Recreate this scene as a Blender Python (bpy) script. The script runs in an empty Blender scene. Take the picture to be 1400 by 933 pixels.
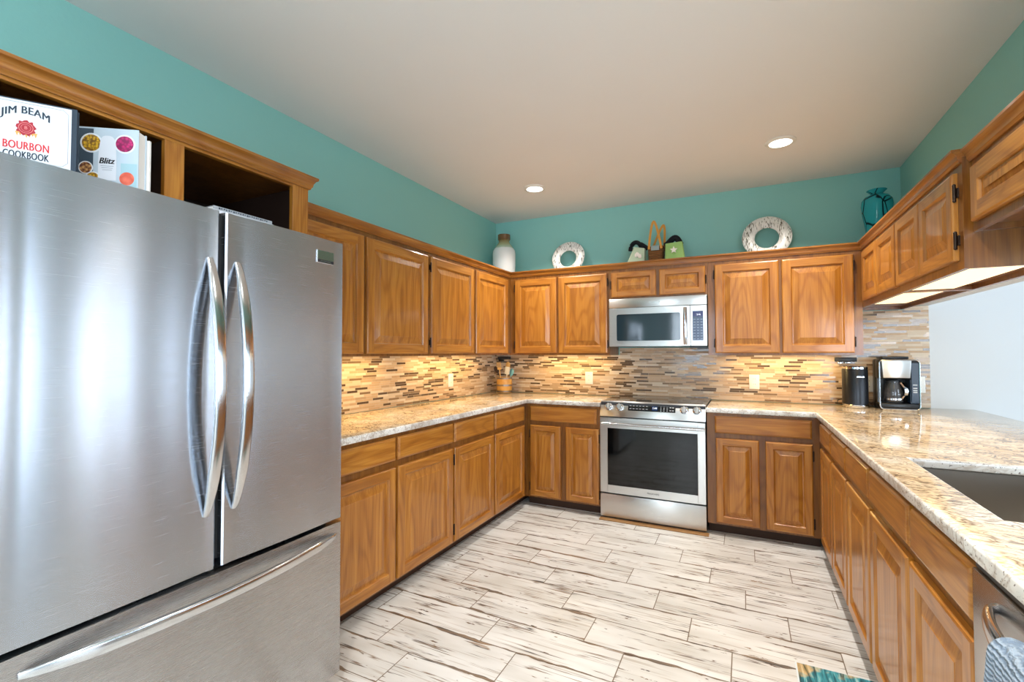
import bpy, bmesh, math, random
from mathutils import Vector, Matrix
random.seed(7)
SC = bpy.context.scene
COL = SC.collection
PI = math.pi

# ------------------------------------------------------------------ camera
F_PX, YAW, PITCH, ROLL, CAM_Z = 640.04, 26.38, 1.467, -0.091, 1.2994
ya, pa, ra = (math.radians(v) for v in (YAW, PITCH, ROLL))
fw = Vector((-math.sin(ya), math.cos(ya), 0)); rt = Vector((math.cos(ya), math.sin(ya), 0)); up = Vector((0, 0, 1))
f2 = fw * math.cos(pa) + up * math.sin(pa); u2 = up * math.cos(pa) - fw * math.sin(pa)
r3 = rt * math.cos(ra) + u2 * math.sin(ra); u3 = u2 * math.cos(ra) - rt * math.sin(ra)
cd = bpy.data.cameras.new('camera'); cam = bpy.data.objects.new('camera', cd); COL.objects.link(cam)
cd.sensor_width = 36.0; cd.lens = 36.0 * F_PX / 1400.0; cd.clip_start = 0.02
cam.matrix_world = Matrix(((r3.x, u3.x, -f2.x, 0), (r3.y, u3.y, -f2.y, 0), (r3.z, u3.z, -f2.z, CAM_Z), (0, 0, 0, 1)))
SC.camera = cam

# ------------------------------------------------------------------ world, light, exposure
SC.view_settings.view_transform = 'Standard'
SC.view_settings.look = 'None'
SC.view_settings.exposure = -0.75
SC.view_settings.gamma = 1.0
SC.view_settings.use_curve_mapping = False
W = bpy.data.worlds.new('world'); SC.world = W; W.use_nodes = True
W.node_tree.nodes['Background'].inputs[0].default_value = (0.75, 0.86, 1.0, 1)
W.node_tree.nodes['Background'].inputs[1].default_value = 1.0

def area_light(name, loc, direction, sx, sy, power, color, spread=PI, parent=None, shape='RECTANGLE'):
    d = bpy.data.lights.new(name, 'AREA'); d.shape = shape; d.size = sx; d.size_y = sy
    d.energy = power; d.color = color; d.spread = spread
    o = bpy.data.objects.new(name, d); COL.objects.link(o)
    o.rotation_euler = Vector(direction).to_track_quat('-Z', 'Y').to_euler()
    o.location = loc
    if parent is not None:
        o.parent = parent; o.location = Vector(loc) - parent_loc(parent)
    return o

DAY = (0.73, 0.86, 1.0)
# daylight through the windows of the open-plan room (window_1.. below)
area_light('daylight_side_a', (5.62, 3.115, 1.45), (-1, 0, 0), 0.53, 1.7, 46, DAY)
area_light('daylight_side_b', (5.62, 3.735, 1.45), (-1, 0, 0), 0.43, 1.7, 38, DAY)
area_light('daylight_side_c', (5.62, 1.85, 1.45), (-1, 0, 0), 0.9, 1.7, 90, DAY)
area_light('daylight_side_d', (5.62, -0.3, 1.45), (-1, 0, 0), 1.6, 1.7, 190, DAY)
area_light('daylight_dining', (4.65, 4.32, 1.45), (0, -1, 0), 0.7, 1.7, 34, DAY)
area_light('daylight_rear_a', (-0.9, -3.12, 1.45), (0, 1, 0), 1.1, 1.5, 260, DAY)
area_light('daylight_rear_b', (2.4, -3.12, 1.45), (0, 1, 0), 2.2, 2.0, 340, DAY)

# ------------------------------------------------------------------ materials
def new_mat(name):
    m = bpy.data.materials.new(name); m.use_nodes = True
    nt = m.node_tree; b = nt.nodes['Principled BSDF']
    return m, nt, b
def N(nt, t, **kw):
    n = nt.nodes.new(t)
    for k, v in kw.items():
        if k.startswith('i_'):
            n.inputs[int(k[2:])].default_value = v
        else:
            setattr(n, k, v)
    return n
def L(nt, a, b): nt.links.new(a, b)
def srgb(r, g, b):
    f = lambda c: (c / 12.92 if c <= 0.04045 else ((c + 0.055) / 1.055) ** 2.4)
    return (f(r / 255), f(g / 255), f(b / 255), 1)
def plain(name, col, rough=0.5, metal=0.0, spec=0.5, coat=0.0, trans=0.0, emit=None, estr=0.0, ior=1.45, alpha=1.0):
    m, nt, b = new_mat(name)
    b.inputs['Base Color'].default_value = col; b.inputs['Roughness'].default_value = rough
    b.inputs['Metallic'].default_value = metal; b.inputs['Specular IOR Level'].default_value = spec
    b.inputs['Coat Weight'].default_value = coat; b.inputs['Coat Roughness'].default_value = 0.08
    b.inputs['Transmission Weight'].default_value = trans; b.inputs['IOR'].default_value = ior
    if emit:
        b.inputs['Emission Color'].default_value = emit; b.inputs['Emission Strength'].default_value = estr
    return m
def mathn(nt, op, a, b=None, c=None):
    n = nt.nodes.new('ShaderNodeMath'); n.operation = op
    for i, v in enumerate((a, b, c)):
        if v is None: continue
        if isinstance(v, (int, float)): n.inputs[i].default_value = v
        else: nt.links.new(v, n.inputs[i])
    return n.outputs[0]
def ramp(nt, fac, stops, interp='LINEAR'):
    n = nt.nodes.new('ShaderNodeValToRGB'); n.color_ramp.interpolation = interp
    e = n.color_ramp.elements
    while len(e) > 1: e.remove(e[-1])
    e[0].position = stops[0][0]; e[0].color = stops[0][1]
    for p, c in stops[1:]:
        x = e.new(p); x.color = c
    nt.links.new(fac, n.inputs[0])
    return n.outputs[0]
def mixc(nt, fac, a, b, mode='MIX'):
    n = nt.nodes.new('ShaderNodeMix'); n.data_type = 'RGBA'; n.blend_type = mode
    if isinstance(fac, (int, float)): n.inputs[0].default_value = fac
    else: nt.links.new(fac, n.inputs[0])
    for i, v in ((6, a), (7, b)):
        if isinstance(v, tuple): n.inputs[i].default_value = v
        else: nt.links.new(v, n.inputs[i])
    return n.outputs[2]

OAK_D, OAK_M, OAK_L = srgb(112, 62, 14), srgb(162, 100, 28), srgb(188, 127, 48)
def oak(axis, name, dark=1.0, rough=0.36):
    m, nt, b = new_mat(name)
    tc = N(nt, 'ShaderNodeTexCoord'); oi = N(nt, 'ShaderNodeObjectInfo')
    off = N(nt, 'ShaderNodeVectorMath', operation='SCALE'); off.inputs[0].default_value = (7.3, 5.1, 9.7)
    L(nt, oi.outputs['Random'], off.inputs['Scale'])
    add = N(nt, 'ShaderNodeVectorMath', operation='ADD'); L(nt, tc.outputs['Object'], add.inputs[0]); L(nt, off.outputs[0], add.inputs[1])
    def scaled(along, across):
        mp = N(nt, 'ShaderNodeVectorMath', operation='MULTIPLY')
        mp.inputs[1].default_value = tuple(along if i == axis else across for i in range(3))
        L(nt, add.outputs[0], mp.inputs[0]); return mp.outputs[0]
    low = N(nt, 'ShaderNodeTexNoise'); low.inputs['Scale'].default_value = 1; low.inputs['Detail'].default_value = 1.5
    L(nt, scaled(0.9, 5.0), low.inputs['Vector'])
    rings = mathn(nt, 'SINE', mathn(nt, 'MULTIPLY', low.outputs[0], 80.0))
    rings = mathn(nt, 'MULTIPLY_ADD', rings, 0.5, 0.5)
    fine = N(nt, 'ShaderNodeTexNoise'); fine.inputs['Scale'].default_value = 1; fine.inputs['Detail'].default_value = 3
    L(nt, scaled(5.0, 170.0), fine.inputs['Vector'])
    mid = N(nt, 'ShaderNodeTexNoise'); mid.inputs['Scale'].default_value = 1; mid.inputs['Detail'].default_value = 2
    L(nt, scaled(1.3, 22.0), mid.inputs['Vector'])
    g = mathn(nt, 'MULTIPLY', mathn(nt, 'POWER', rings, 3.0), 0.11)
    g = mathn(nt, 'ADD', g, mathn(nt, 'MULTIPLY', fine.outputs[0], 0.40))
    g = mathn(nt, 'ADD', g, mathn(nt, 'MULTIPLY', mid.outputs[0], 0.42))
    c = ramp(nt, g, [(0.30, OAK_L), (0.48, OAK_M), (0.78, OAK_D)])
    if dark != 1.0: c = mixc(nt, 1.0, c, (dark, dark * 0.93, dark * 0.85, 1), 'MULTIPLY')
    L(nt, c, b.inputs['Base Color'])
    b.inputs['Roughness'].default_value = rough; b.inputs['Coat Weight'].default_value = 0.42; b.inputs['Coat Roughness'].default_value = 0.10
    bp = N(nt, 'ShaderNodeBump'); bp.inputs['Strength'].default_value = 0.06; bp.inputs['Distance'].default_value = 0.002
    L(nt, fine.outputs[0], bp.inputs['Height']); L(nt, bp.outputs[0], b.inputs['Normal'])
    return m
OAKX, OAKY, OAKZ = oak(0, 'oak_grain_x'), oak(1, 'oak_grain_y'), oak(2, 'oak_grain_z')
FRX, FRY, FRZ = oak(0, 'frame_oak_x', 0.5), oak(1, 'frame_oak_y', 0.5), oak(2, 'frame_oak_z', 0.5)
CRX, CRY = oak(0, 'crown_oak_x', 0.8, 0.3), oak(1, 'crown_oak_y', 0.8, 0.3)
INTERIOR = plain('shaded_interior', srgb(46, 30, 22), 0.6)  # unlit inside of the open cabinet, its shade put into the dark brown
TOE = plain('toe_kick_brown', srgb(62, 38, 22), 0.6)
HINGE = plain('dark_bronze', srgb(60, 48, 40), 0.4, 0.8)

def steel(name, col, rough, aniso=0.75, rot=0.25):
    m, nt, b = new_mat(name)
    b.inputs['Base Color'].default_value = col; b.inputs['Metallic'].default_value = 1
    b.inputs['Roughness'].default_value = rough; b.inputs['Anisotropic'].default_value = aniso
    b.inputs['Anisotropic Rotation'].default_value = rot
    t = N(nt, 'ShaderNodeTangent', direction_type='RADIAL', axis='Z'); L(nt, t.outputs[0], b.inputs['Tangent'])
    tc = N(nt, 'ShaderNodeTexCoord'); mp = N(nt, 'ShaderNodeVectorMath', operation='MULTIPLY'); mp.inputs[1].default_value = (9, 9, 900)
    L(nt, tc.outputs['Object'], mp.inputs[0])
    nz = N(nt, 'ShaderNodeTexNoise'); nz.inputs['Scale'].default_value = 1; nz.inputs['Detail'].default_value = 2; L(nt, mp.outputs[0], nz.inputs['Vector'])
    r = mathn(nt, 'MULTIPLY_ADD', nz.outputs[0], 0.12, rough - 0.06); L(nt, r, b.inputs['Roughness'])
    return m
STEEL = steel('brushed_steel', (0.50, 0.535, 0.585, 1), 0.25, 0.95)
STEEL_F = steel('freezer_steel', (0.46, 0.46, 0.465, 1), 0.27, 0.93)
STEEL_R = steel('brushed_steel_warm', (0.66, 0.65, 0.63, 1), 0.30)
CHROME = plain('polished_handle', (0.62, 0.63, 0.65, 1), 0.16, 1.0)
SINKM = steel('sink_steel', (0.42, 0.39, 0.35, 1), 0.35, 0.7, 0.0)
BLACKP = plain('black_plastic', srgb(16, 17, 19), 0.3)
BLACKG = plain('black_glass', srgb(6, 7, 8), 0.05, 0.0, 0.6)
DGREY = plain('dark_grey_metal', srgb(58, 60, 64), 0.45, 0.5)
RUBBER = plain('gasket_black', srgb(8, 8, 9), 0.7)
WHITEP = plain('white_plastic', srgb(240, 238, 230), 0.35)
SLOT = plain('outlet_slot_grey', srgb(120, 120, 118), 0.6)

def wall_paint(name, col, bump=0.15, rough=0.6):
    m, nt, b = new_mat(name)
    tc = N(nt, 'ShaderNodeTexCoord')
    nz = N(nt, 'ShaderNodeTexNoise'); nz.inputs['Scale'].default_value = 55; nz.inputs['Detail'].default_value = 3; L(nt, tc.outputs['Object'], nz.inputs['Vector'])
    n2 = N(nt, 'ShaderNodeTexNoise'); n2.inputs['Scale'].default_value = 1.6; L(nt, tc.outputs['Object'], n2.inputs['Vector'])
    c2 = tuple(v * 0.94 for v in col[:3]) + (1,)
    L(nt, mixc(nt, n2.outputs[0], col, c2), b.inputs['Base Color'])
    b.inputs['Roughness'].default_value = rough
    bp = N(nt, 'ShaderNodeBump'); bp.inputs['Strength'].default_value = bump; bp.inputs['Distance'].default_value = 0.003
    L(nt, nz.outputs[0], bp.inputs['Height']); L(nt, bp.outputs[0], b.inputs['Normal'])
    return m
TEAL = wall_paint('teal_wall_paint', srgb(146, 206, 197), 0.2)
WHITEW = wall_paint('white_wall_paint', srgb(214, 216, 216), 0.06)
CEIL = wall_paint('ceiling_paint', srgb(238, 238, 236), 0.08, 0.8)

def floor_mat():
    m, nt, b = new_mat('distressed_plank_tile')
    tc = N(nt, 'ShaderNodeTexCoord'); sp = N(nt, 'ShaderNodeSeparateXYZ'); L(nt, tc.outputs['Object'], sp.inputs[0])
    X, Y = sp.outputs[0], sp.outputs[1]
    ry = mathn(nt, 'DIVIDE', mathn(nt, 'SUBTRACT', Y, 1.614), 0.2008)
    row = mathn(nt, 'FLOOR', ry); fy = mathn(nt, 'SUBTRACT', ry, row)
    rx = mathn(nt, 'DIVIDE', mathn(nt, 'ADD', mathn(nt, 'SUBTRACT', X, 0.296), mathn(nt, 'MULTIPLY', row, 0.179)), 0.589)
    idx = mathn(nt, 'FLOOR', rx); fx = mathn(nt, 'SUBTRACT', rx, idx)
    cmb = N(nt, 'ShaderNodeCombineXYZ'); L(nt, row, cmb.inputs[0]); L(nt, idx, cmb.inputs[1])
    wn = N(nt, 'ShaderNodeTexWhiteNoise', noise_dimensions='2D'); L(nt, cmb.outputs[0], wn.inputs['Vector'])
    dy = mathn(nt, 'MULTIPLY', mathn(nt, 'MINIMUM', fy, mathn(nt, 'SUBTRACT', 1.0, fy)), 0.2008)
    dx = mathn(nt, 'MULTIPLY', mathn(nt, 'MINIMUM', fx, mathn(nt, 'SUBTRACT', 1.0, fx)), 0.589)
    gr = mathn(nt, 'LESS_THAN', mathn(nt, 'MINIMUM', dx, dy), 0.0021)
    # per plank offset coordinates
    sh = N(nt, 'ShaderNodeVectorMath', operation='SCALE'); L(nt, wn.outputs['Color'], sh.inputs[0]); sh.inputs['Scale'].default_value = 30
    def nz(sx, sy, detail, rough=0.5):
        mp = N(nt, 'ShaderNodeVectorMath', operation='MULTIPLY'); mp.inputs[1].default_value = (sx, sy, 1); L(nt, tc.outputs['Object'], mp.inputs[0])
        ad = N(nt, 'ShaderNodeVectorMath', operation='ADD'); L(nt, mp.outputs[0], ad.inputs[0]); L(nt, sh.outputs[0], ad.inputs[1])
        n = N(nt, 'ShaderNodeTexNoise'); n.inputs['Scale'].default_value = 1; n.inputs['Detail'].default_value = detail; n.inputs['Roughness'].default_value = rough
        L(nt, ad.outputs[0], n.inputs['Vector']); return n.outputs[0]
    streak = nz(1.6, 34, 2.5, 0.6)          # long worn cracks along the plank
    breaks = nz(5, 12, 3, 0.6)              # where they break up
    patch = nz(9, 38, 4, 0.65)              # chipped patches
    tone = nz(2.5, 9, 3)
    base = ramp(nt, tone, [(0.30, srgb(196, 194, 189)), (0.55, srgb(214, 213, 210)), (0.75, srgb(226, 226, 224))])
    hair = nz(2.2, 80, 2)
    hl = ramp(nt, hair, [(0.61, (0, 0, 0, 1)), (0.67, (1, 1, 1, 1))])
    base = mixc(nt, mathn(nt, 'MULTIPLY', hl, 0.45), base, srgb(150, 134, 116))
    s1 = mathn(nt, 'SUBTRACT', 1.0, mathn(nt, 'MULTIPLY', mathn(nt, 'ABSOLUTE', mathn(nt, 'SUBTRACT', streak, 0.585)), 30.0))
    s1 = mathn(nt, 'MULTIPLY', mathn(nt, 'MAXIMUM', s1, 0.0), ramp(nt, breaks, [(0.42, (0, 0, 0, 1)), (0.52, (1, 1, 1, 1))]))
    p1 = ramp(nt, patch, [(0.655, (0, 0, 0, 1)), (0.675, (1, 1, 1, 1))])
    # worn long edges of the planks
    ed = mathn(nt, 'LESS_THAN', mathn(nt, 'MULTIPLY', mathn(nt, 'MINIMUM', fy, mathn(nt, 'SUBTRACT', 1.0, fy)), 0.2008), mathn(nt, 'MULTIPLY', mathn(nt, 'SUBTRACT', nz(3, 2, 3, 0.7), 0.46), 0.075))
    worn = mathn(nt, 'MINIMUM', mathn(nt, 'ADD', mathn(nt, 'ADD', s1, p1), mathn(nt, 'MULTIPLY', ed, 0.9)), 1.0)
    bc = ramp(nt, nz(6, 60, 3), [(0.35, srgb(44, 34, 26)), (0.5, srgb(92, 66, 42)), (0.65, srgb(138, 106, 72))])
    c = mixc(nt, worn, base, bc)
    c = mixc(nt, gr, c, srgb(112, 98, 82))
    L(nt, c, b.inputs['Base Color'])
    L(nt, mathn(nt, 'MULTIPLY_ADD', worn, 0.3, 0.34), b.inputs['Roughness'])
    bp = N(nt, 'ShaderNodeBump'); bp.inputs['Strength'].default_value = 0.4; bp.inputs['Distance'].default_value = 0.002; bp.invert = True
    L(nt, mathn(nt, 'MAXIMUM', worn, gr), bp.inputs['Height']); L(nt, bp.outputs[0], b.inputs['Normal'])
    return m
FLOORM = floor_mat()

def mosaic(axis, name):
    m, nt, b = new_mat(name)
    tc = N(nt, 'ShaderNodeTexCoord'); sp = N(nt, 'ShaderNodeSeparateXYZ'); L(nt, tc.outputs['Object'], sp.inputs[0])
    U, Z = sp.outputs[axis], sp.outputs[2]
    H = 0.0158
    rz = mathn(nt, 'DIVIDE', Z, H); row = mathn(nt, 'FLOOR', rz); fz = mathn(nt, 'SUBTRACT', rz, row)
    w1 = N(nt, 'ShaderNodeTexWhiteNoise', noise_dimensions='1D'); L(nt, row, w1.inputs['W'])
    w = mathn(nt, 'ADD', mathn(nt, 'DIVIDE', U, 0.098), mathn(nt, 'MULTIPLY', w1.outputs['Value'], 57.0))
    w = mathn(nt, 'ADD', w, mathn(nt, 'MULTIPLY', row, 91.7))
    vo = N(nt, 'ShaderNodeTexVoronoi', voronoi_dimensions='1D', feature='F1'); vo.inputs['Scale'].default_value = 1; L(nt, w, vo.inputs['W'])
    ve = N(nt, 'ShaderNodeTexVoronoi', voronoi_dimensions='1D', feature='DISTANCE_TO_EDGE'); ve.inputs['Scale'].default_value = 1; L(nt, w, ve.inputs['W'])
    sc = N(nt, 'ShaderNodeSeparateColor'); L(nt, vo.outputs['Color'], sc.inputs[0])
    c = ramp(nt, sc.outputs[0], [(0.0, srgb(92, 74, 58)), (0.12, srgb(138, 114, 88)), (0.22, srgb(196, 168, 136)), (0.42, srgb(214, 196, 174)),
                                 (0.58, srgb(186, 164, 138)), (0.72, srgb(206, 180, 150)), (0.86, srgb(226, 212, 194))], 'CONSTANT')
    tz = N(nt, 'ShaderNodeTexNoise'); tz.inputs['Scale'].default_value = 40; tz.inputs['Detail'].default_value = 3; L(nt, tc.outputs['Object'], tz.inputs['Vector'])
    c = mixc(nt, 0.25, c, mixc(nt, tz.outputs[0], srgb(150, 128, 108), srgb(236, 224, 206)), 'OVERLAY')
    dz = mathn(nt, 'MULTIPLY', mathn(nt, 'MINIMUM', fz, mathn(nt, 'SUBTRACT', 1.0, fz)), H)
    du = mathn(nt, 'MULTIPLY', ve.outputs['Distance'], 0.098)
    gr = mathn(nt, 'LESS_THAN', mathn(nt, 'MINIMUM', du, dz), 0.0009)
    c = mixc(nt, gr, c, srgb(206, 194, 176))
    c = mixc(nt, 1.0, c, (.90, .87, .84, 1), 'MULTIPLY')
    L(nt, c, b.inputs['Base Color'])
    L(nt, ramp(nt, sc.outputs[0], [(0.0, (.1, .1, .1, 1)), (0.25, (.45, .45, .45, 1)), (0.58, (.22, .22, .22, 1)), (0.72, (.5, .5, .5, 1))], 'CONSTANT'), b.inputs['Roughness'])
    bp = N(nt, 'ShaderNodeBump'); bp.inputs['Strength'].default_value = 0.5; bp.inputs['Distance'].default_value = 0.001; bp.invert = True
    L(nt, gr, bp.inputs['Height']); L(nt, bp.outputs[0], b.inputs['Normal'])
    return m
MOSX, MOSY = mosaic(0, 'strip_mosaic_back'), mosaic(1, 'strip_mosaic_side')

def granite(name, edge=False):
    m, nt, b = new_mat(name)
    tc = N(nt, 'ShaderNodeTexCoord')
    rot = N(nt, 'ShaderNodeMapping'); rot.inputs['Rotation'].default_value = (0, 0, 0.35); L(nt, tc.outputs['Object'], rot.inputs[0])
    wv = N(nt, 'ShaderNodeTexNoise'); wv.inputs['Scale'].default_value = 6; wv.inputs['Detail'].default_value = 3; L(nt, rot.outputs[0], wv.inputs['Vector'])
    sb = N(nt, 'ShaderNodeVectorMath', operation='SCALE'); L(nt, wv.outputs['Color'], sb.inputs[0]); sb.inputs['Scale'].default_value = 0.16
    ad = N(nt, 'ShaderNodeVectorMath', operation='ADD'); L(nt, rot.outputs[0], ad.inputs[0]); L(nt, sb.outputs[0], ad.inputs[1])
    mp = N(nt, 'ShaderNodeVectorMath', operation='MULTIPLY'); mp.inputs[1].default_value = (7, 20, 20); L(nt, ad.outputs[0], mp.inputs[0])
    v1 = N(nt, 'ShaderNodeTexNoise'); v1.inputs['Scale'].default_value = 1; v1.inputs['Detail'].default_value = 3; v1.inputs['Roughness'].default_value = 0.5; L(nt, mp.outputs[0], v1.inputs['Vector'])
    big = N(nt, 'ShaderNodeTexNoise'); big.inputs['Scale'].default_value = 5; big.inputs['Detail'].default_value = 3; L(nt, rot.outputs[0], big.inputs['Vector'])
    sp = N(nt, 'ShaderNodeTexNoise'); sp.inputs['Scale'].default_value = 150; sp.inputs['Detail'].default_value = 2; L(nt, tc.outputs['Object'], sp.inputs['Vector'])
    if edge:
        base = ramp(nt, big.outputs[0], [(0.35, srgb(198, 192, 184)), (0.6, srgb(236, 234, 228))])
        vs = mathn(nt, 'SUBTRACT', 1.0, mathn(nt, 'MULTIPLY', mathn(nt, 'ABSOLUTE', mathn(nt, 'SUBTRACT', v1.outputs[0], 0.5)), 16.0))
        c = mixc(nt, mathn(nt, 'MULTIPLY', mathn(nt, 'MAXIMUM', vs, 0.0), 0.5), base, srgb(150, 122, 92))
        c = mixc(nt, ramp(nt, sp.outputs[0], [(0.62, (0, 0, 0, 1)), (0.68, (1, 1, 1, 1))]), c, srgb(120, 110, 104))
    else:
        base = ramp(nt, big.outputs[0], [(0.3, srgb(212, 182, 140)), (0.5, srgb(230, 208, 174)), (0.68, srgb(234, 222, 202))])
        vs = mathn(nt, 'SUBTRACT', 1.0, mathn(nt, 'MULTIPLY', mathn(nt, 'ABSOLUTE', mathn(nt, 'SUBTRACT', v1.outputs[0], 0.5)), 24.0))
        vs = mathn(nt, 'MULTIPLY', mathn(nt, 'MAXIMUM', vs, 0.0), ramp(nt, big.outputs[0], [(0.42, (1, 1, 1, 1)), (0.72, (0.4, 0.4, 0.4, 1))]))
        c = mixc(nt, mathn(nt, 'MULTIPLY', vs, 1.0), base, srgb(84, 50, 26))
        v3 = mathn(nt, 'SUBTRACT', 1.0, mathn(nt, 'MULTIPLY', mathn(nt, 'ABSOLUTE', mathn(nt, 'SUBTRACT', v1.outputs[0], 0.41)), 40.0))
        c = mixc(nt, mathn(nt, 'MULTIPLY', mathn(nt, 'MAXIMUM', v3, 0.0), 0.9), c, srgb(104, 66, 34))
        v2 = mathn(nt, 'SUBTRACT', 1.0, mathn(nt, 'MULTIPLY', mathn(nt, 'ABSOLUTE', mathn(nt, 'SUBTRACT', v1.outputs[0], 0.60)), 30.0))
        c = mixc(nt, mathn(nt, 'MULTIPLY', mathn(nt, 'MAXIMUM', v2, 0.0), 0.6), c, srgb(110, 92, 84))
        c = mixc(nt, ramp(nt, sp.outputs[0], [(0.64, (0, 0, 0, 1)), (0.70, (0.7, 0.7, 0.7, 1))]), c, srgb(96, 76, 60))
    L(nt, c, b.inputs['Base Color'])
    b.inputs['Roughness'].default_value = 0.07 if not edge else 0.2
    b.inputs['Specular IOR Level'].default_value = 0.6
    return m
GRAN, GRANE = granite('polished_granite'), granite('granite_edge', True)

# ------------------------------------------------------------------ mesh helpers
class G:
    """collects shapes into one mesh"""
    def __init__(s): s.bm = bmesh.new()
    def merge(s, bm, M=None, mi=0):
        if M is not None: bmesh.ops.transform(bm, matrix=M, verts=bm.verts)
        vm = {v: s.bm.verts.new(v.co) for v in bm.verts}
        for f in bm.faces:
            try: nf = s.bm.faces.new([vm[v] for v in f.verts]); nf.material_index = f.material_index if mi is None else mi
            except ValueError: pass
        bm.free(); return s
    def box(s, a, b, bev=0.0, seg=2, mi=0, M=None):
        bm = bmesh.new(); bmesh.ops.create_cube(bm, size=1)
        lo = [min(a[i], b[i]) for i in range(3)]; hi = [max(a[i], b[i]) for i in range(3)]
        for v in bm.verts: v.co = Vector([lo[i] + (v.co[i] + 0.5) * (hi[i] - lo[i]) for i in range(3)])
        if bev: bmesh.ops.bevel(bm, geom=bm.edges[:], offset=bev, segments=seg, affect='EDGES', profile=0.5)
        return s.merge(bm, M, mi)
    def cyl(s, p, q, r, r2=None, n=20, mi=0, M=None, caps=True):
        p, q = Vector(p), Vector(q); r2 = r if r2 is None else r2
        bm = bmesh.new(); d = q - p
        bmesh.ops.create_cone(bm, cap_ends=caps, segments=n, radius1=r, radius2=r2, depth=d.length)
        R = d.to_track_quat('Z', 'Y').to_matrix().to_4x4()
        bmesh.ops.transform(bm, matrix=Matrix.Translation((p + q) / 2) @ R, verts=bm.verts)
        return s.merge(bm, M, mi)
    def lathe(s, prof, c=(0, 0, 0), n=32, mi=0, M=None, sx=1.0, sy=1.0, close=True):
        bm = bmesh.new(); rings = []
        for r, z in prof:
            if r < 1e-6: rings.append([bm.verts.new((c[0], c[1], c[2] + z))])
            else: rings.append([bm.verts.new((c[0] + r * sx * math.cos(2 * PI * i / n), c[1] + r * sy * math.sin(2 * PI * i / n), c[2] + z)) for i in range(n)])
        for A, B in zip(rings[:-1], rings[1:]):
            for i in range(n):
                j = (i + 1) % n
                if len(A) == 1 and len(B) == 1: continue
                if len(A) == 1: bm.faces.new([A[0], B[i], B[j]])
                elif len(B) == 1: bm.faces.new([A[i], A[j], B[0]])
                else: bm.faces.new([A[i], A[j], B[j], B[i]])
        bmesh.ops.recalc_face_normals(bm, faces=bm.faces)
        return s.merge(bm, M, mi)
    def sweep(s, pts, sect, frame=None, mi=0, M=None, scales=None, caps=True, closed=False):
        """sweep a closed 2D section along pts; frame(i)->(u,v) axes"""
        bm = bmesh.new(); rings = []; n = len(pts)
        for i, p in enumerate(pts):
            p = Vector(p)
            if frame: u, v = frame(i)
            else:
                a = Vector(pts[(i - 1) % n] if closed else pts[max(i - 1, 0)]); b = Vector(pts[(i + 1) % n] if closed else pts[min(i + 1, n - 1)])
                t = (b - a).normalized(); h = Vector((0, 0, 1)) if abs(t.z) < 0.9 else Vector((0, 1, 0))
                u = t.cross(h).normalized(); v = u.cross(t).normalized()
            k = scales[i] if scales else 1.0
            rings.append([bm.verts.new(p + Vector(u) * (x * k) + Vector(v) * (y * k)) for x, y in sect])
        m = len(sect); pairs = list(zip(rings[:-1], rings[1:]))
        if closed: pairs.append((rings[-1], rings[0]))
        for A, B in pairs:
            for i in range(m):
                j = (i + 1) % m; bm.faces.new([A[i], A[j], B[j], B[i]])
        if caps and not closed: bm.faces.new(rings[0][::-1]); bm.faces.new(rings[-1])
        bmesh.ops.recalc_face_normals(bm, faces=bm.faces)
        return s.merge(bm, M, mi)
    def tube(s, pts, r, n=10, **k):
        return s.sweep(pts, [(r * math.cos(2 * PI * i / n), r * math.sin(2 * PI * i / n)) for i in range(n)], **k)
    def prism(s, poly, axis, a, b, mi=0, M=None, bev=0.0):
        """extrude a 2D polygon along axis from a to b; poly uses the other two axes in order"""
        bm = bmesh.new(); oth = [i for i in range(3) if i != axis]
        def mk(t):
            r = []
            for p in poly:
                v = [0, 0, 0]; v[oth[0]], v[oth[1]], v[axis] = p[0], p[1], t; r.append(bm.verts.new(v))
            return r
        A, B = mk(a), mk(b); n = len(poly)
        for i in range(n): bm.faces.new([A[i], A[(i + 1) % n], B[(i + 1) % n], B[i]])
        bm.faces.new(A[::-1]); bm.faces.new(B)
        bmesh.ops.recalc_face_normals(bm, faces=bm.faces)
        if bev: bmesh.ops.bevel(bm, geom=bm.edges[:], offset=bev, segments=2, affect='EDGES', profile=0.5)
        return s.merge(bm, M, mi)
    def sphere(s, c, r, sc=(1, 1, 1), mi=0, M=None, n=16):
        bm = bmesh.new(); bmesh.ops.create_uvsphere(bm, u_segments=n, v_segments=n // 2 + 2, radius=r)
        for v in bm.verts: v.co = Vector((c[0] + v.co.x * sc[0], c[1] + v.co.y * sc[1], c[2] + v.co.z * sc[2]))
        return s.merge(bm, M, mi)
    def quad(s, pts, mi=0):
        f = s.bm.faces.new([s.bm.verts.new(p) for p in pts]); f.material_index = mi; return s

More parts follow.
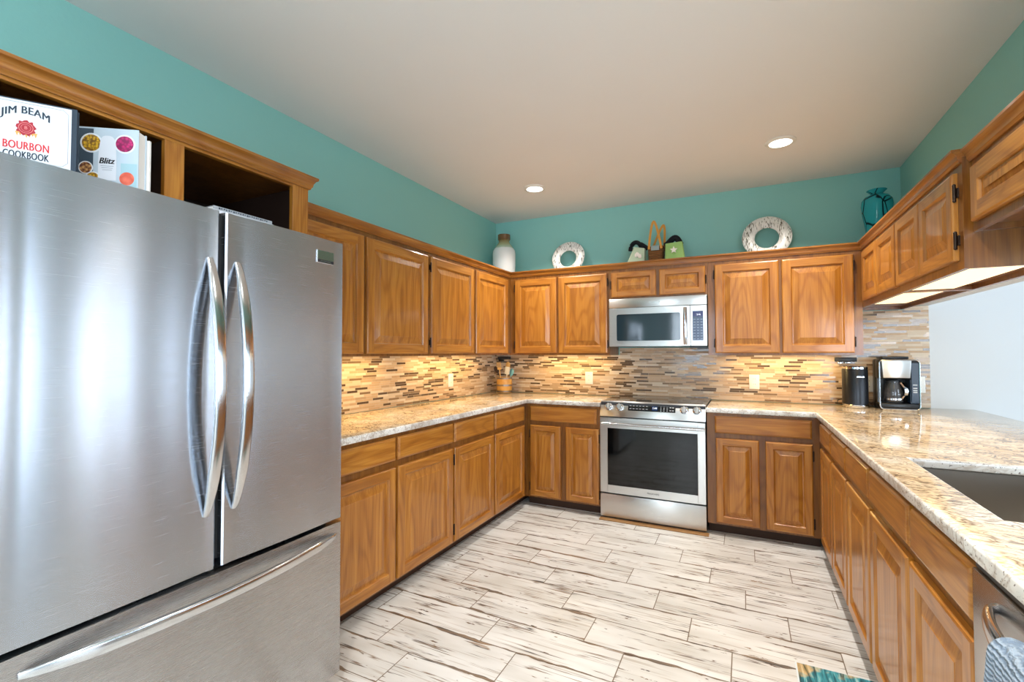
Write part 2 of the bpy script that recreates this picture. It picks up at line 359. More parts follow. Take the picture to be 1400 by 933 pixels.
ROOT = {}
def parent_loc(o): return ROOT.get(o.name, Vector((0, 0, 0)))
def tag(o, label, cat, group=None):
    o['label'] = label; o['category'] = cat
    if group: o['group'] = group
def thing(name, label, cat, loc, group=None):
    o = bpy.data.objects.new(name, None); COL.objects.link(o); o.location = loc
    o.empty_display_size = 0.05
    ROOT[o.name] = Vector(loc); tag(o, label, cat, group); return o
def build(name, g, mats, parent=None, label=None, loc=None, fix=True, sharp=0.6):
    """link g as ONE mesh; vertices are given in world space"""
    bm = g.bm
    if fix:
        bmesh.ops.remove_doubles(bm, verts=bm.verts, dist=1e-6)
        bmesh.ops.recalc_face_normals(bm, faces=bm.faces)
    base = parent_loc(parent) if parent is not None else Vector(loc or (0, 0, 0))
    me = bpy.data.meshes.new(name)
    for v in bm.verts: v.co -= base
    bm.to_mesh(me); bm.free()
    if sharp:
        for p in me.polygons: p.use_smooth = True
        me.set_sharp_from_angle(angle=sharp)
    for m in (mats if isinstance(mats, (list, tuple)) else [mats]): me.materials.append(m)
    o = bpy.data.objects.new(name, me); COL.objects.link(o)
    if parent is not None: o.parent = parent
    else: o.location = base
    ROOT[o.name] = base
    if label: o['label'] = label
    return o
def single(name, g, mats, label, cat, loc, group=None, **k):
    o = build(name, g, mats, None, None, loc, **k); tag(o, label, cat, group); return o
def structure(name, g, mats, **k):
    o = build(name, g, mats, **k); o['kind'] = 'structure'; return o
def text_bm(body, size, extrude=0.0003, spacing=1.0, bold=0.0):
    """lettering mesh; bold doubles it with small sideways shifts"""
    cu = bpy.data.curves.new('lettering', 'FONT'); cu.body = body; cu.size = size; cu.extrude = extrude
    cu.align_x = 'CENTER'; cu.align_y = 'CENTER'; cu.space_character = spacing; cu.resolution_u = 3
    o = bpy.data.objects.new('lettering', cu); COL.objects.link(o)
    dg = bpy.context.evaluated_depsgraph_get(); dg.update()
    me = bpy.data.meshes.new_from_object(o.evaluated_get(dg)); bpy.data.objects.remove(o)
    bm = bmesh.new()
    for k in ((-1, 0, 1) if bold else (0,)):
        n0 = len(bm.verts); bm.from_mesh(me); bm.verts.ensure_lookup_table()
        for v in bm.verts[n0:]: v.co.x += k * bold; v.co.z += k * .00002
    bpy.data.meshes.remove(me)
    for f in bm.faces: f.material_index = 0
    return bm
def frame_m(o, x, y, z):
    x, y, z = Vector(x), Vector(y), Vector(z)
    return Matrix(((x.x, y.x, z.x, o[0]), (x.y, y.y, z.y, o[1]), (x.z, y.z, z.z, o[2]), (0, 0, 0, 1)))

# ------------------------------------------------------------------ room dimensions
XL, YB, ZC = -2.263, 4.199, 2.6236
XR, XH = 1.0147, 1.15            # kitchen face and far face of the header wall
XE, YR = 5.5, -3.0               # far side of the open room
CT = 0.914                       # counter top
FZ = 0.030                       # top of the tiled floor

# ------------------------------------------------------------------ setting
structure('floor', G().box((XL - .1, YR - .1, -0.1), (XE + .1, YB + .1, FZ)), FLOORM)
structure('ceiling', G().box((XL - .1, YR - .1, ZC), (XE + .1, YB + .1, ZC + .1)), CEIL)
structure('wall_left', G().box((XL - .1, YR - .1, 0), (XL, YB + .1, ZC)), TEAL)
structure('wall_back', G().box((XL, YB, 0), (XH, YB + .1, ZC)), TEAL)
HY0 = 0.5
g = G().box((XR, HY0, 1.625), (XH, YB, ZC))
g.bm.faces.ensure_lookup_table()
for f in g.bm.faces: f.material_index = 0 if f.calc_center_median().x < XR + .001 else 1
structure('wall_right', g, [TEAL, WHITEW])

def wall_with_holes(axis, pos, th, u0, u1, holes):
    g = G(); us = sorted({u0, u1, *[h[0] for h in holes], *[h[1] for h in holes]})
    def bx(a, b, z0, z1):
        if axis == 0: g.box((pos, a, z0), (pos + th, b, z1))
        else: g.box((a, pos, z0), (b, pos + th, z1))
    for a, b in zip(us[:-1], us[1:]):
        h = [h for h in holes if h[0] <= a and h[1] >= b]
        if h: bx(a, b, 0, h[0][2]); bx(a, b, h[0][3], ZC)
        else: bx(a, b, 0, ZC)
    return g
HX = [(-1.1, 0.5, 0.6, 2.3), (1.4, 2.3, 0.6, 2.3), (2.85, 3.38, 0.6, 2.3), (3.52, 3.95, 0.6, 2.3)]
HD = [(4.3, 5.0, 0.6, 2.3)]
HYR = [(-1.45, -0.35, 0.7, 2.2), (1.3, 3.5, 0.1, 2.15)]
structure('wall_side', wall_with_holes(0, XE, .1, YR - .1, YB + .1, HX), WHITEW)
structure('wall_dining', wall_with_holes(1, YB, .1, XH, XE, HD), WHITEW)
structure('wall_rear', wall_with_holes(1, YR - .1, .1, XL, XE, HYR), WHITEW)
GLASS, nt, b = new_mat('window_glass')
tr = N(nt, 'ShaderNodeBsdfTransparent'); gl = N(nt, 'ShaderNodeBsdfGlossy'); gl.inputs['Roughness'].default_value = 0.02
mx = N(nt, 'ShaderNodeMixShader'); mx.inputs[0].default_value = 0.06
L(nt, tr.outputs[0], mx.inputs[1]); L(nt, gl.outputs[0], mx.inputs[2]); L(nt, mx.outputs[0], nt.nodes['Material Output'].inputs[0])
FRAMEW = plain('window_frame_white', srgb(238, 238, 236), 0.4)
wn = 0
for axis, pos, hs in ((0, XE + .03, HX), (1, YB + .03, HD), (1, YR - .07, HYR)):
    for (a, b_, z0, z1) in hs:
        wn += 1; g = G(); w = 0.05
        def bx(u0, u1, za, zb, d=0.05, gg=None):
            gg = gg or g
            if axis == 0: gg.box((pos, u0, za), (pos + d, u1, zb))
            else: gg.box((u0, pos, za), (u1, pos + d, zb))
        bx(a, a + w, z0, z1); bx(b_ - w, b_, z0, z1); bx(a + w, b_ - w, z0, z0 + w); bx(a + w, b_ - w, z1 - w, z1)
        bx(a + w, b_ - w, (z0 + z1) / 2 - .02, (z0 + z1) / 2 + .02)
        o = structure('window_%d' % wn, g, FRAMEW)
        g2 = G(); bx(a + w, b_ - w, z0 + w, z1 - w, 0.006, g2)
        build('pane', g2, GLASS, o)
        if axis == 1 and pos < 0 and a < 0:
            g3 = G()
            for k in range(28):
                zz = z0 + .06 + k * .05
                g3.prism([(YR - .006 - .02, zz - .012), (YR + .002 - .02, zz + .02), (YR - .02, zz + .02), (YR - .008 - .02, zz - .012)], 0, a + .05, b_ - .05)
            build('blind', g3, FRAMEW, o)

# mosaic backsplashes
single('tile_backsplash', G().box((XL + .0004, 1.36, CT + .001), (XL + .008, YB - .008, 1.279)), MOSY,
       'strip mosaic tile backsplash on the wall beside the refrigerator', 'backsplash', (0, 0, 0))
g = G().box((XL + .0004, YB - .008, CT + .001), (XH, YB - .0004, 1.279)).box((-1.0, YB - .008, 1.279), (-.26, YB - .0004, 1.343)).box((0.735, YB - .008, 1.279), (XH, YB - .0004, 1.6))
g.box((XR + .003, YB - .008, 1.6), (XH, YB - .0004, 1.623))
single('tile_backsplash', g, MOSX, 'long strip mosaic tile backsplash behind the range and coffee maker', 'backsplash', (0, 0, 0))

# ------------------------------------------------------------------ cabinet builders
def mapper(side, face):
    if side == 'L': return lambda a, n, z: Vector((face + n, a, z))
    if side == 'B': return lambda a, n, z: Vector((a, face - n, z))
    return lambda a, n, z: Vector((face - n, a, z))
def rail_mat(side): return OAKX if side == 'B' else OAKY
def panel_front(side, face, a0, a1, z0, z1, th=0.02, fr=0.058, raised=True):
    """raised-panel door: stiles, rails, groove, bevelled field. mats: 0 grain along z, 1 grain along rail"""
    P = mapper(side, face); g = G(); bm = g.bm
    def ring(i, d):
        return [bm.verts.new(P(a0 + i, d, z0 + i)), bm.verts.new(P(a1 - i, d, z0 + i)), bm.verts.new(P(a1 - i, d, z1 - i)), bm.verts.new(P(a0 + i, d, z1 - i))]
    def band(A, B, m=(1, 0, 1, 0)):
        for k in range(4):
            j = (k + 1) % 4; f = bm.faces.new([A[k], A[j], B[j], B[k]]); f.material_index = m[k]
    r0 = ring(0, 0.0005); r1 = ring(0, th - .007); r2 = ring(.003, th - .002); r3 = ring(.009, th)
    bm.faces.new(r0); band(r0, r1); band(r1, r2); band(r2, r3)
    i0, i1 = .009, fr
    q = lambda x0, z_0, x1, z_1, m: setattr(bm.faces.new([bm.verts.new(P(x0, th, z_0)), bm.verts.new(P(x1, th, z_0)), bm.verts.new(P(x1, th, z_1)), bm.verts.new(P(x0, th, z_1))]), 'material_index', m)
    q(a0 + i0, z0 + i0, a0 + i1, z1 - i0, 0); q(a1 - i1, z0 + i0, a1 - i0, z1 - i0, 0)
    q(a0 + i1, z0 + i0, a1 - i1, z0 + i1, 1); q(a0 + i1, z1 - i1, a1 - i1, z1 - i0, 1)
    s1 = ring(fr, th); s2 = ring(fr + .003, th - .004); s3 = ring(fr + .007, th - .011); s4 = ring(fr + .013, th - .012)
    bv = min(.036, (a1 - a0) * .09)
    s5 = ring(fr + .013 + bv, th - .0025); s6 = ring(fr + .0145 + bv, th - .001)
    band(s1, s2); band(s2, s3); band(s3, s4, (0, 0, 0, 0)); band(s4, s5, (0, 0, 0, 0)); band(s5, s6, (0, 0, 0, 0)); bm.faces.new(s6)
    return g
def slab_front(side, face, a0, a1, z0, z1, th=0.02):
    P = mapper(side, face); g = G(); bm = g.bm
    def ring(i, d): return [bm.verts.new(P(a0 + i, d, z0 + i)), bm.verts.new(P(a1 - i, d, z0 + i)), bm.verts.new(P(a1 - i, d, z1 - i)), bm.verts.new(P(a0 + i, d, z1 - i))]
    R = [ring(0, .0005), ring(0, th - .009), ring(.002, th - .006), ring(.006, th - .004), ring(.008, th - .001), ring(.013, th)]
    bm.faces.new(R[0])
    for A, B in zip(R[:-1], R[1:]):
        for k in range(4): bm.faces.new([A[k], A[(k + 1) % 4], B[(k + 1) % 4], B[k]])
    bm.faces.new(R[-1]); return g
def hinge(parent, side, face, a, z):
    P = mapper(side, face); g = G()
    g.cyl(P(a, .012, z - .026), P(a, .012, z + .026), .0052, n=10)
    for s in (-1, 1): g.sphere(P(a, .012, z + s * .029), .006, n=8)
    g.box(P(a - .006, .0, z - .018), P(a + .006, .006, z + .018))
    build('hinge', g, HINGE, parent)
def door(root, side, face, a0, a1, z0, z1, hside=None, fr=.058):
    d = build('door', panel_front(side, face, a0, a1, z0, z1, fr=fr), [OAKZ, rail_mat(side)], root, sharp=None)
    if hside is not None:
        a = a0 - .0035 if hside < 0 else a1 + .0035
        off = .075 if z1 - z0 > .3 else .05
        if z1 - z0 > .25:
            hinge(d, side, face, a, z0 + off); hinge(d, side, face, a, z1 - off)
        else: hinge(d, side, face, a, (z0 + z1) / 2)
    return d
def drawer(root, side, face, a0, a1, z0, z1):
    return build('drawer', slab_front(side, face, a0, a1, z0, z1), rail_mat(side), root, sharp=None)

LF, BF, RF = -1.6538, 3.590, 0.432           # base cabinet faces
LUF, BUF, RUF = -1.9445, 3.8805, 0.722       # wall cabinet faces
DZ0, DZ1, WZ0, WZ1 = .120, .704, .738, .858  # base doors, drawers
def base_cab(label, side, a0, a1, doors, drawers, cut=None, hollow=False, toe_end=None):
    """a0..a1 along the run; body reaches from the wall to the face"""
    face = {'L': LF, 'B': BF, 'R': RF}[side]; P = mapper(side, face)
    dep = {'L': face - XL - .001, 'B': YB - BF - .009, 'R': 0.61}[side]
    c = P((a0 + a1) / 2, -dep / 2, 0)
    c.z = FZ; root = thing('base_cabinet', label, 'cabinet', c, 'oak base cabinets around the kitchen')
    e = .0008
    g = G()
    if not hollow:
        g.box(P(a0 + e, 0, .105), P(a1 - e, -dep, .879))
    else:
        g.box(P(a0 + e, 0, .105), P(a1 - e, -.02, .879)); g.box(P(a0 + e, -.02, .105), P(a0 + .018, -dep, .66))
        g.box(P(a1 - .018, -.02, .105), P(a1 - e, -dep, .66)); g.box(P(a0 + .018, -.02, .105), P(a1 - .018, -dep, .125)); g.box(P(a0 + .018, -dep + .015, .125), P(a1 - .018, -dep, .879))
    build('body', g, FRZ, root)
    g = G().box(P(a0 + e, -.07, FZ + .0005), P(a1 - e, -dep, .1045))
    build('toe_kick', g, TOE, root)
    for d in doors: door(root, side, face, d[0], d[1], DZ0, DZ1, d[2] if len(d) > 2 else None, .052 if d[1] - d[0] > .3 else .045)
    for d in drawers: drawer(root, side, face, d[0], d[1], WZ0, WZ1)
    return root

base_cab('two-door oak base cabinet with two drawers, standing next to the refrigerator', 'L', 1.39, 2.483,
         [(1.42, 1.935), (1.956, 2.472)], [(1.42, 1.935), (1.956, 2.472)])
r = base_cab('oak base cabinet with two doors and two drawers in the corner below the utensil crock', 'L', 2.483, YB - .01,
         [(2.493, 3.003, -1), (3.027, 3.529)], [(2.493, 3.003), (3.027, 3.529)])
base_cab('oak base cabinet with one wide drawer between the range and the utensil crock corner', 'B', LF + .001, -1.0125,
         [(-1.607, -1.338, -1), (-1.295, -1.022, 1)], [(-1.607, -1.04)])
base_cab('oak base cabinet with one wide drawer between the range and the peninsula run', 'B', -.244, RF - .001,
         [(-.187, .081), (.119, .387, 1)], [(-.192, .385)])
base_cab('oak peninsula cabinet with two drawers and doors in the corner below the coffee maker', 'R', 2.655, YB - .01,
         [(3.08, 3.47), (2.668, 3.05)], [(3.078, 3.475), (2.668, 3.052)])
base_cab('narrow single-door oak peninsula cabinet just behind the sink cabinet', 'R', 2.202, 2.655,
         [(2.217, 2.638)], [(2.217, 2.640)])
base_cab('oak sink base cabinet with false drawer fronts under the steel sink beside the dishwasher', 'R', 1.286, 2.202,
         [(1.74, 2.188), (1.298, 1.716)], [(1.73, 2.188), (1.298, 1.702)], hollow=True)
base_cab('plain oak end cabinet of the peninsula on the other side of the dishwasher', 'R', .56, .675, [], [])
DOORB, DOORT, UB, UT = 1.297, 1.968, 1.281, 2.015
def glow(root, P, a0, a1, n0, n1, z, power):
    """light bar fixed under a wall cabinet"""
    g = G().box(P(a0, n0, z - .012), P(a1, n1, z))
    lb = build('light_bar', g, WHITEP, root)
    c = P((a0 + a1) / 2, (n0 + n1) / 2, z - .0165)
    g = G().box(P(a0 + .01, n0 - math.copysign(.004, n0 - n1), z - .015), P(a1 - .01, n1 + math.copysign(.004, n0 - n1), z - .0121))
    build('diffuser', g, LEDW, lb)
    horiz = abs(P(1, 0, 0).x - P(0, 0, 0).x) > .5
    area_light('under_cabinet_lamp', c, (0, 0, -1), (a1 - a0) if horiz else abs(n0 - n1), abs(n0 - n1) if horiz else (a1 - a0), power, (1.0, .68, .24), parent=root)
LEDW = plain('warm_diffuser', (1, .85, .6, 1), 0.5, emit=(1.0, .74, .40, 1), estr=2.2)
def wall_cab(label, side, a0, a1, z0, z1, doors, dz0, dz1, face=None, dep=None, lamp=None, hollow=True, lampn=(-.16, -.21)):
    face = face if face is not None else {'L': LUF, 'B': BUF, 'R': RUF}[side]; P = mapper(side, face)
    dep = dep or {'L': face - XL - .001, 'B': YB - face - .001, 'R': XR - face - .001}[side]
    root = thing('wall_cabinet', label, 'cabinet', P((a0 + a1) / 2, -dep / 2, z0), 'oak wall cabinets around the kitchen')
    e = .0008; rec = .022
    g = G()
    g.box(P(a0 + e, -.019, z0 + rec), P(a1 - e, -dep, z1))               # carcass with a recessed bottom
    g.box(P(a0 + e, 0, z0), P(a1 - e, -.019, z1))                       # face frame with lip
    g.box(P(a0 + e, -.019, z0), P(a0 + .016, -dep, z0 + rec)); g.box(P(a1 - .016, -.019, z0), P(a1 - e, -dep, z0 + rec))
    g.box(P(a0 + .016, -dep + .016, z0), P(a1 - .016, -dep, z0 + rec))   # back rail
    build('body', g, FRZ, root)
    for d in doors: door(root, side, face, d[0], d[1], dz0, dz1, d[2] if len(d) > 2 else None, d[3] if len(d) > 3 else .056)
    if lamp:
        glow(root, P, lamp[0], lamp[1], lampn[0], lampn[1], z0 + rec - .0005, lamp[2])
    return root
wall_cab('oak wall cabinet with two doors, half hidden behind the refrigerator', 'L', 1.385, 2.621, UB, UT,
         [(1.42, 2.0), (2.023, 2.601)], DOORB, DOORT, lamp=(1.5, 2.5, 7.0))
wall_cab('oak wall cabinet with two doors running into the corner below the white vase', 'L', 2.621, YB - .001, UB, UT,
         [(2.641, 3.211, -1), (3.242, 3.807)], DOORB, DOORT, lamp=(2.75, 3.75, 6.5))
wall_cab('two-door oak wall cabinet between the corner and the microwave', 'B', LUF + .001, -1.0105, UB, UT,
         [(-1.888, -1.478, -1), (-1.460, -1.026, 1)], DOORB, DOORT, lamp=(-1.75, -1.1, 4.4))
wall_cab('short oak wall cabinet with two small doors right above the microwave', 'B', -1.0105, -.2455, 1.747, UT,
         [(-.990, -.628, -1, .045), (-.602, -.262, 1, .045)], 1.760, DOORT)
wall_cab('wide two-door oak wall cabinet between the microwave and the peninsula corner', 'B', -.2455, .7215, UB, UT,
         [(-.196, .229, -1), (.247, .671, 1)], DOORB, DOORT, lamp=(-.1, .6, 5.0))
RZ0 = 1.604
wall_cab('short oak cabinet hung over the peninsula in the back corner under the teal glass vase', 'R', 3.037, YB - .001, RZ0, UT,
         [(3.425, 3.80, None, .05), (3.044, 3.417, None, .05)], 1.640, DOORT, lamp=(3.06, 3.75, 3.0), lampn=(-.03, -.2))
wall_cab('short oak cabinet over the peninsula with dark hinges and a bare side panel', 'R', 2.25, 3.037, RZ0, UT,
         [(2.672, 3.03, None, .05), (2.292, 2.664, -1, .05)], 1.640, DOORT, lamp=(2.29, 3.0, 3.0), lampn=(-.03, -.2))
wall_cab('recessed shallow oak cabinet above the sink with one framed door', 'R', 0.9, 2.249, 1.735, UT,
         [(1.30, 2.215, None, .06)], 1.765, 1.962, face=.748)

# ------------------------------------------------------------------ crown mouldings (mitred runs)
CROWN = [(0.0, 1.995), (.007, 1.995), (.010, 2.003), (.013, 2.006), (.015, 2.018), (.022, 2.030), (.027, 2.033), (.030, 2.036), (.030, 2.045), (-.020, 2.045), (-.020, 2.0155), (0.0, 2.0155)]
def crown(side, face, a0, a1, mitre0, mitre1, label, dz=0.0, name='crown_moulding', parent=None, mat=None):
    """mitre: +1 inside corner (shrinks with projection), -1 outside, 0 square"""
    P = mapper(side, face); g = G(); bm = g.bm
    A = [bm.verts.new(P(a0 + mitre0 * n, n, z + dz)) for n, z in CROWN]
    B = [bm.verts.new(P(a1 - mitre1 * n, n, z + dz)) for n, z in CROWN]
    n = len(CROWN)
    for i in range(n): bm.faces.new([A[i], A[(i + 1) % n], B[(i + 1) % n], B[i]])
    bm.faces.new(A); bm.faces.new(B)
    mat = mat or (CRX if side == 'B' else CRY)
    if parent: return build(name, g, mat, parent)
    return single(name, g, mat, label, 'moulding', P((a0 + a1) / 2, 0, 2.0 + dz))
crown('L', LUF, 1.384, BUF, 0, 1, 'oak crown moulding along the top of the wall cabinets past the refrigerator')
crown('B', BUF, LUF, RUF, 1, 1, 'oak crown moulding under the ring ornaments on the back wall cabinets')
crown('R', RUF, 2.25, BUF, 0, 1, 'oak crown moulding on the peninsula cabinets beside the teal glass vase')
crown('R', .748, 0.9, 2.249, 0, 0, 'oak crown moulding on the recessed cabinet above the sink', dz=-.004)

# ------------------------------------------------------------------ refrigerator cabinet (open front)
FX = -1.65
root = thing('open_cabinet', 'open-front oak cabinet above the refrigerator holding cookbooks', 'cabinet', (-1.95, .87, 1.735))
g = G()
g.box((XL + .002, 1.362, 1.735), (FX - .02, 1.382, 2.0)).box((XL + .002, .36, 1.735), (FX - .02, .38, 2.0))
g.box((XL + .002, .36, 2.0), (FX - .02, 1.382, 2.015))
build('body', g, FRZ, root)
g = G()
g.box((XL + .003, .381, 1.736), (FX - .021, 1.361, 1.75)).box((XL + .003, .381, 1.75), (XL + .012, 1.361, 1.999))
g.box((XL + .012, .850, 1.75), (FX - .021, .868, 1.999)).box((XL + .012, 1.355, 1.75), (FX - .021, 1.361, 1.999)).box((XL + .012, .381, 1.75), (FX - .021, .387, 1.999))
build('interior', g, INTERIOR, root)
g = G()
g.box((FX - .02, 1.306, 1.735), (FX, 1.382, 2.012), .001, 1, 0).box((FX - .02, .833, 1.735), (FX, .892, 1.985), .001, 1, 0)
g.box((FX - .02, .36, 1.735), (FX, .42, 1.985), .001, 1, 0)
g.box((FX - .02, .36, 1.985), (FX, 1.306, 2.012), .001, 1, 1)
build('face_frame', g, [OAKZ, OAKY], root)
crown('L', FX, .36, 1.382, 0, -1, None, dz=0, parent=root, name='crown')
g = G(); bm = g.bm
A = [bm.verts.new((FX + n, 1.382 + n, z)) for n, z in CROWN]; B = [bm.verts.new((LUF + .0, 1.382 + n, z)) for n, z in CROWN]
for i in range(len(CROWN)): bm.faces.new([A[i], A[(i + 1) % len(CROWN)], B[(i + 1) % len(CROWN)], B[i]])
bm.faces.new(A); bm.faces.new(B); build('crown_return', g, CRX, root)

# ------------------------------------------------------------------ countertops
def slab(xs, ys, keep, z0, z1):
    g = G(); bm = g.bm; V = {}
    def v(i, j, t):
        k = (i, j, t)
        if k not in V: V[k] = bm.verts.new((xs[i], ys[j], z1 if t else z0))
        return V[k]
    for (i, j) in keep:
        f = bm.faces.new([v(i, j, 1), v(i + 1, j, 1), v(i + 1, j + 1, 1), v(i, j + 1, 1)]); f.material_index = 0
        bm.faces.new([v(i, j, 0), v(i, j + 1, 0), v(i + 1, j + 1, 0), v(i + 1, j, 0)]).material_index = 1
        for (di, dj, a, b) in ((0, -1, (i, j), (i + 1, j)), (1, 0, (i + 1, j), (i + 1, j + 1)), (0, 1, (i + 1, j + 1), (i, j + 1)), (-1, 0, (i, j + 1), (i, j))):
            if (i + di, j + dj) not in keep:
                bm.faces.new([v(*a, 0), v(*b, 0), v(*b, 1), v(*a, 1)]).material_index = 1
    bmesh.ops.recalc_face_normals(bm, faces=bm.faces)
    ed = [e for e in bm.edges if len(e.link_faces) == 2 and abs(e.link_faces[0].normal.dot(e.link_faces[1].normal)) < .1 and abs(e.verts[0].co.z - e.verts[1].co.z) < 1e-6]
    bmesh.ops.bevel(bm, geom=ed, offset=.006, segments=3, affect='EDGES', profile=0.5, material=1)
    return g
CX, CY, CB = XL + .6356, YB - .6356, .4057
g = slab([XL + .0005, CX, -1.0115], [1.375, CY, YB - .0005], {(0, 0), (0, 1), (1, 1)}, .88, CT)
single('countertop', g, [GRAN, GRANE], 'granite countertop running from the refrigerator round the corner to the range', 'countertop', (0, 0, 0))
SX0, SX1, SY0, SY1 = .532, .975, 1.475, 2.195
g = slab([-.2465, CB, SX0, SX1, 1.385], [.55, SY0, SY1, CY, YB - .0005],
         {(0, 3), (1, 3), (2, 3), (3, 3), (1, 2), (2, 2), (3, 2), (1, 1), (3, 1), (1, 0), (2, 0), (3, 0)}, .88, CT)
single('countertop', g, [GRAN, GRANE], 'granite countertop of the peninsula with the sink cut out of it', 'countertop', (0, 0, 0))
# knee wall that carries the bar side of the peninsula
structure('wall_peninsula', G().box((1.045, .56, 0.0), (1.14, YB - .001, .8795)), WHITEW)

# sink
root = thing('sink', 'undermount stainless steel sink let into the peninsula counter', 'sink', ((SX0 + SX1) / 2, (SY0 + SY1) / 2, .7))
def rrect(x0, x1, y0, y1, r, n=6):
    out = []
    for cx, cy, a in ((x1 - r, y1 - r, 0), (x0 + r, y1 - r, 90), (x0 + r, y0 + r, 180), (x1 - r, y0 + r, 270)):
        for k in range(n + 1):
            t = math.radians(a + 90 * k / n); out.append((cx + r * math.cos(t), cy + r * math.sin(t)))
    return out
g = G(); bm = g.bm; rings = []
for (o_, z, r) in ((-.022, .8792, .05), (.008, .8792, .045), (.008, .870, .045), (.012, .71, .05), (.05, .69, .06)):
    rings.append([bm.verts.new((x, y, z)) for x, y in rrect(SX0 - .008 + o_, SX1 + .008 - o_, SY0 - .008 + o_, SY1 + .008 - o_, r)])
for A, B in zip(rings[:-1], rings[1:]):
    for i in range(len(A)): bm.faces.new([A[i], A[(i + 1) % len(A)], B[(i + 1) % len(A)], B[i]])
bm.faces.new(rings[-1])
build('basin', g, SINKM, root)
build('drain', G().lathe([(0, .002), (.03, .002), (.042, .0045), (.045, 0)], (.75, 1.84, .690), 24), CHROME, root)

# ------------------------------------------------------------------ refrigerator
def fridge():
    X = -1.40; y0, y1, ys = .375, 1.343, .868
    root = thing('refrigerator', 'stainless steel French-door refrigerator with bottom freezer drawer', 'refrigerator', (-1.83, .873, FZ))
    g = G().box((XL + .04, y0 + .008, .055), (X - .078, y1 - .008, 1.722), .004)
    build('body', g, DGREY, root)
    for y in (y0 + .06, y1 - .06):
        for x in (X - .14, XL + .1): build('foot', G().cyl((x, y, FZ + .0005), (x, y, .055), .018), BLACKP, root)
    def pan(a, b, z0, z1, bulge=.006, nseg=14):
        """gently bowed door skin with rounded edges"""
        prof = []
        for k in range(nseg + 1):
            t = k / nseg; y = a + (b - a) * t
            edge = min(t, 1 - t) * (b - a)
            rnd = .012 - math.sqrt(max(0, .012 ** 2 - max(0, .012 - edge) ** 2)) if edge < .012 else 0
            prof.append((X - rnd + bulge * (1 - (2 * t - 1) ** 2) - bulge, y))
        ins = [(X - .012 + .003, a + .0006), (X - .003, a + .004)]
        poly = [(X - .07, a), (X - .012, a), (X - .005, a + .002), (X - .001, a + .007)] + [(x, y) for x, y in prof if a + .012 < y < b - .012] + [(X - .001, b - .007), (X - .005, b - .002), (X - .012, b), (X - .07, b)]
        return G().prism(poly, 2, z0, z1)
    dl = build('door', pan(y0, ys - .0075, .668, 1.727), STEEL, root)
    dr = build('door', pan(ys + .0075, y1, .668, 1.727), STEEL, root)
    fd = build('freezer_drawer', pan(y0, y1, .085, .652), STEEL_F, root)
    build('gasket', G().box((X - .077, y0 + .012, .10), (X - .0705, y1 - .012, 1.715)), RUBBER, root)
    build('mullion', G().box((X - .070, ys - .0068, .69), (X - .018, ys + .0068, 1.72)), RUBBER, root)
    build('toe_grille', G().box((X - .10, y0 + .012, .042), (X - .0785, y1 - .012, .08)), BLACKP, root)
    # bowed handles
    sect = [(.017 * math.copysign(abs(math.cos(t)) ** .55, math.cos(t)), .0085 * math.copysign(abs(math.sin(t)) ** .8, math.sin(t))) for t in [2 * PI * k / 20 for k in range(20)]]
    def handle(par, y, z0, z1, lean):
        pts, sc = [], []
        for k in range(33):
            t = k / 32; s_ = math.sin(PI * t)
            pts.append((X - .004 + .062 * s_ ** .75, y + lean * 0, z0 + (z1 - z0) * t)); sc.append(.55 + .45 * min(1, s_ * 2.2))
        def fr(i):
            a = Vector(pts[max(i - 1, 0)]); b = Vector(pts[min(i + 1, 32)]); t = (b - a).normalized()
            u = Vector((0, 1, 0)); return u, t.cross(u)
        build('handle', G().sweep(pts, sect, fr, scales=sc), CHROME, par)
    handle(dl, .832, .828, 1.580, 0); handle(dr, .916, .828, 1.580, 0)
    pts, sc = [], []
    for k in range(41):
        t = k / 40; s_ = math.sin(PI * t)
        pts.append((X - .004 + .066 * s_ ** .7, .445 + .872 * t, .607)); sc.append(.5 + .5 * min(1, s_ * 2.6))
    def fr(i):
        a = Vector(pts[max(i - 1, 0)]); b = Vector(pts[min(i + 1, 40)]); t = (b - a).normalized()
        u = Vector((0, 0, 1)); return u, t.cross(u)
    build('handle', G().sweep(pts, sect, fr, scales=sc), CHROME, fd)
    bd = build('badge', G().box((X - .004, 1.212, 1.634), (X + .003, 1.290, 1.682), .0015, 1), CHROME, dr, 'small square metal badge')
    g = G().box((X + .0031, 1.214, 1.636), (X + .0036, 1.288, 1.647))
    build('badge_band', g, DGREY, dr)
    M = frame_m((X + .0039, 1.251, 1.6415), (0, 1, 0), (0, 0, 1), (1, 0, 0))
    build('lettering', G().merge(text_bm('FRIGIDAIRE', .0092, .0002), M), CHROME, dr)
    for y in (y0 + .05, y1 - .05):
        build('hinge_cover', G().box((X - .15, y - .03, 1.7225), (X - .073, y + .03, 1.738), .004), DGREY, root)
fridge()

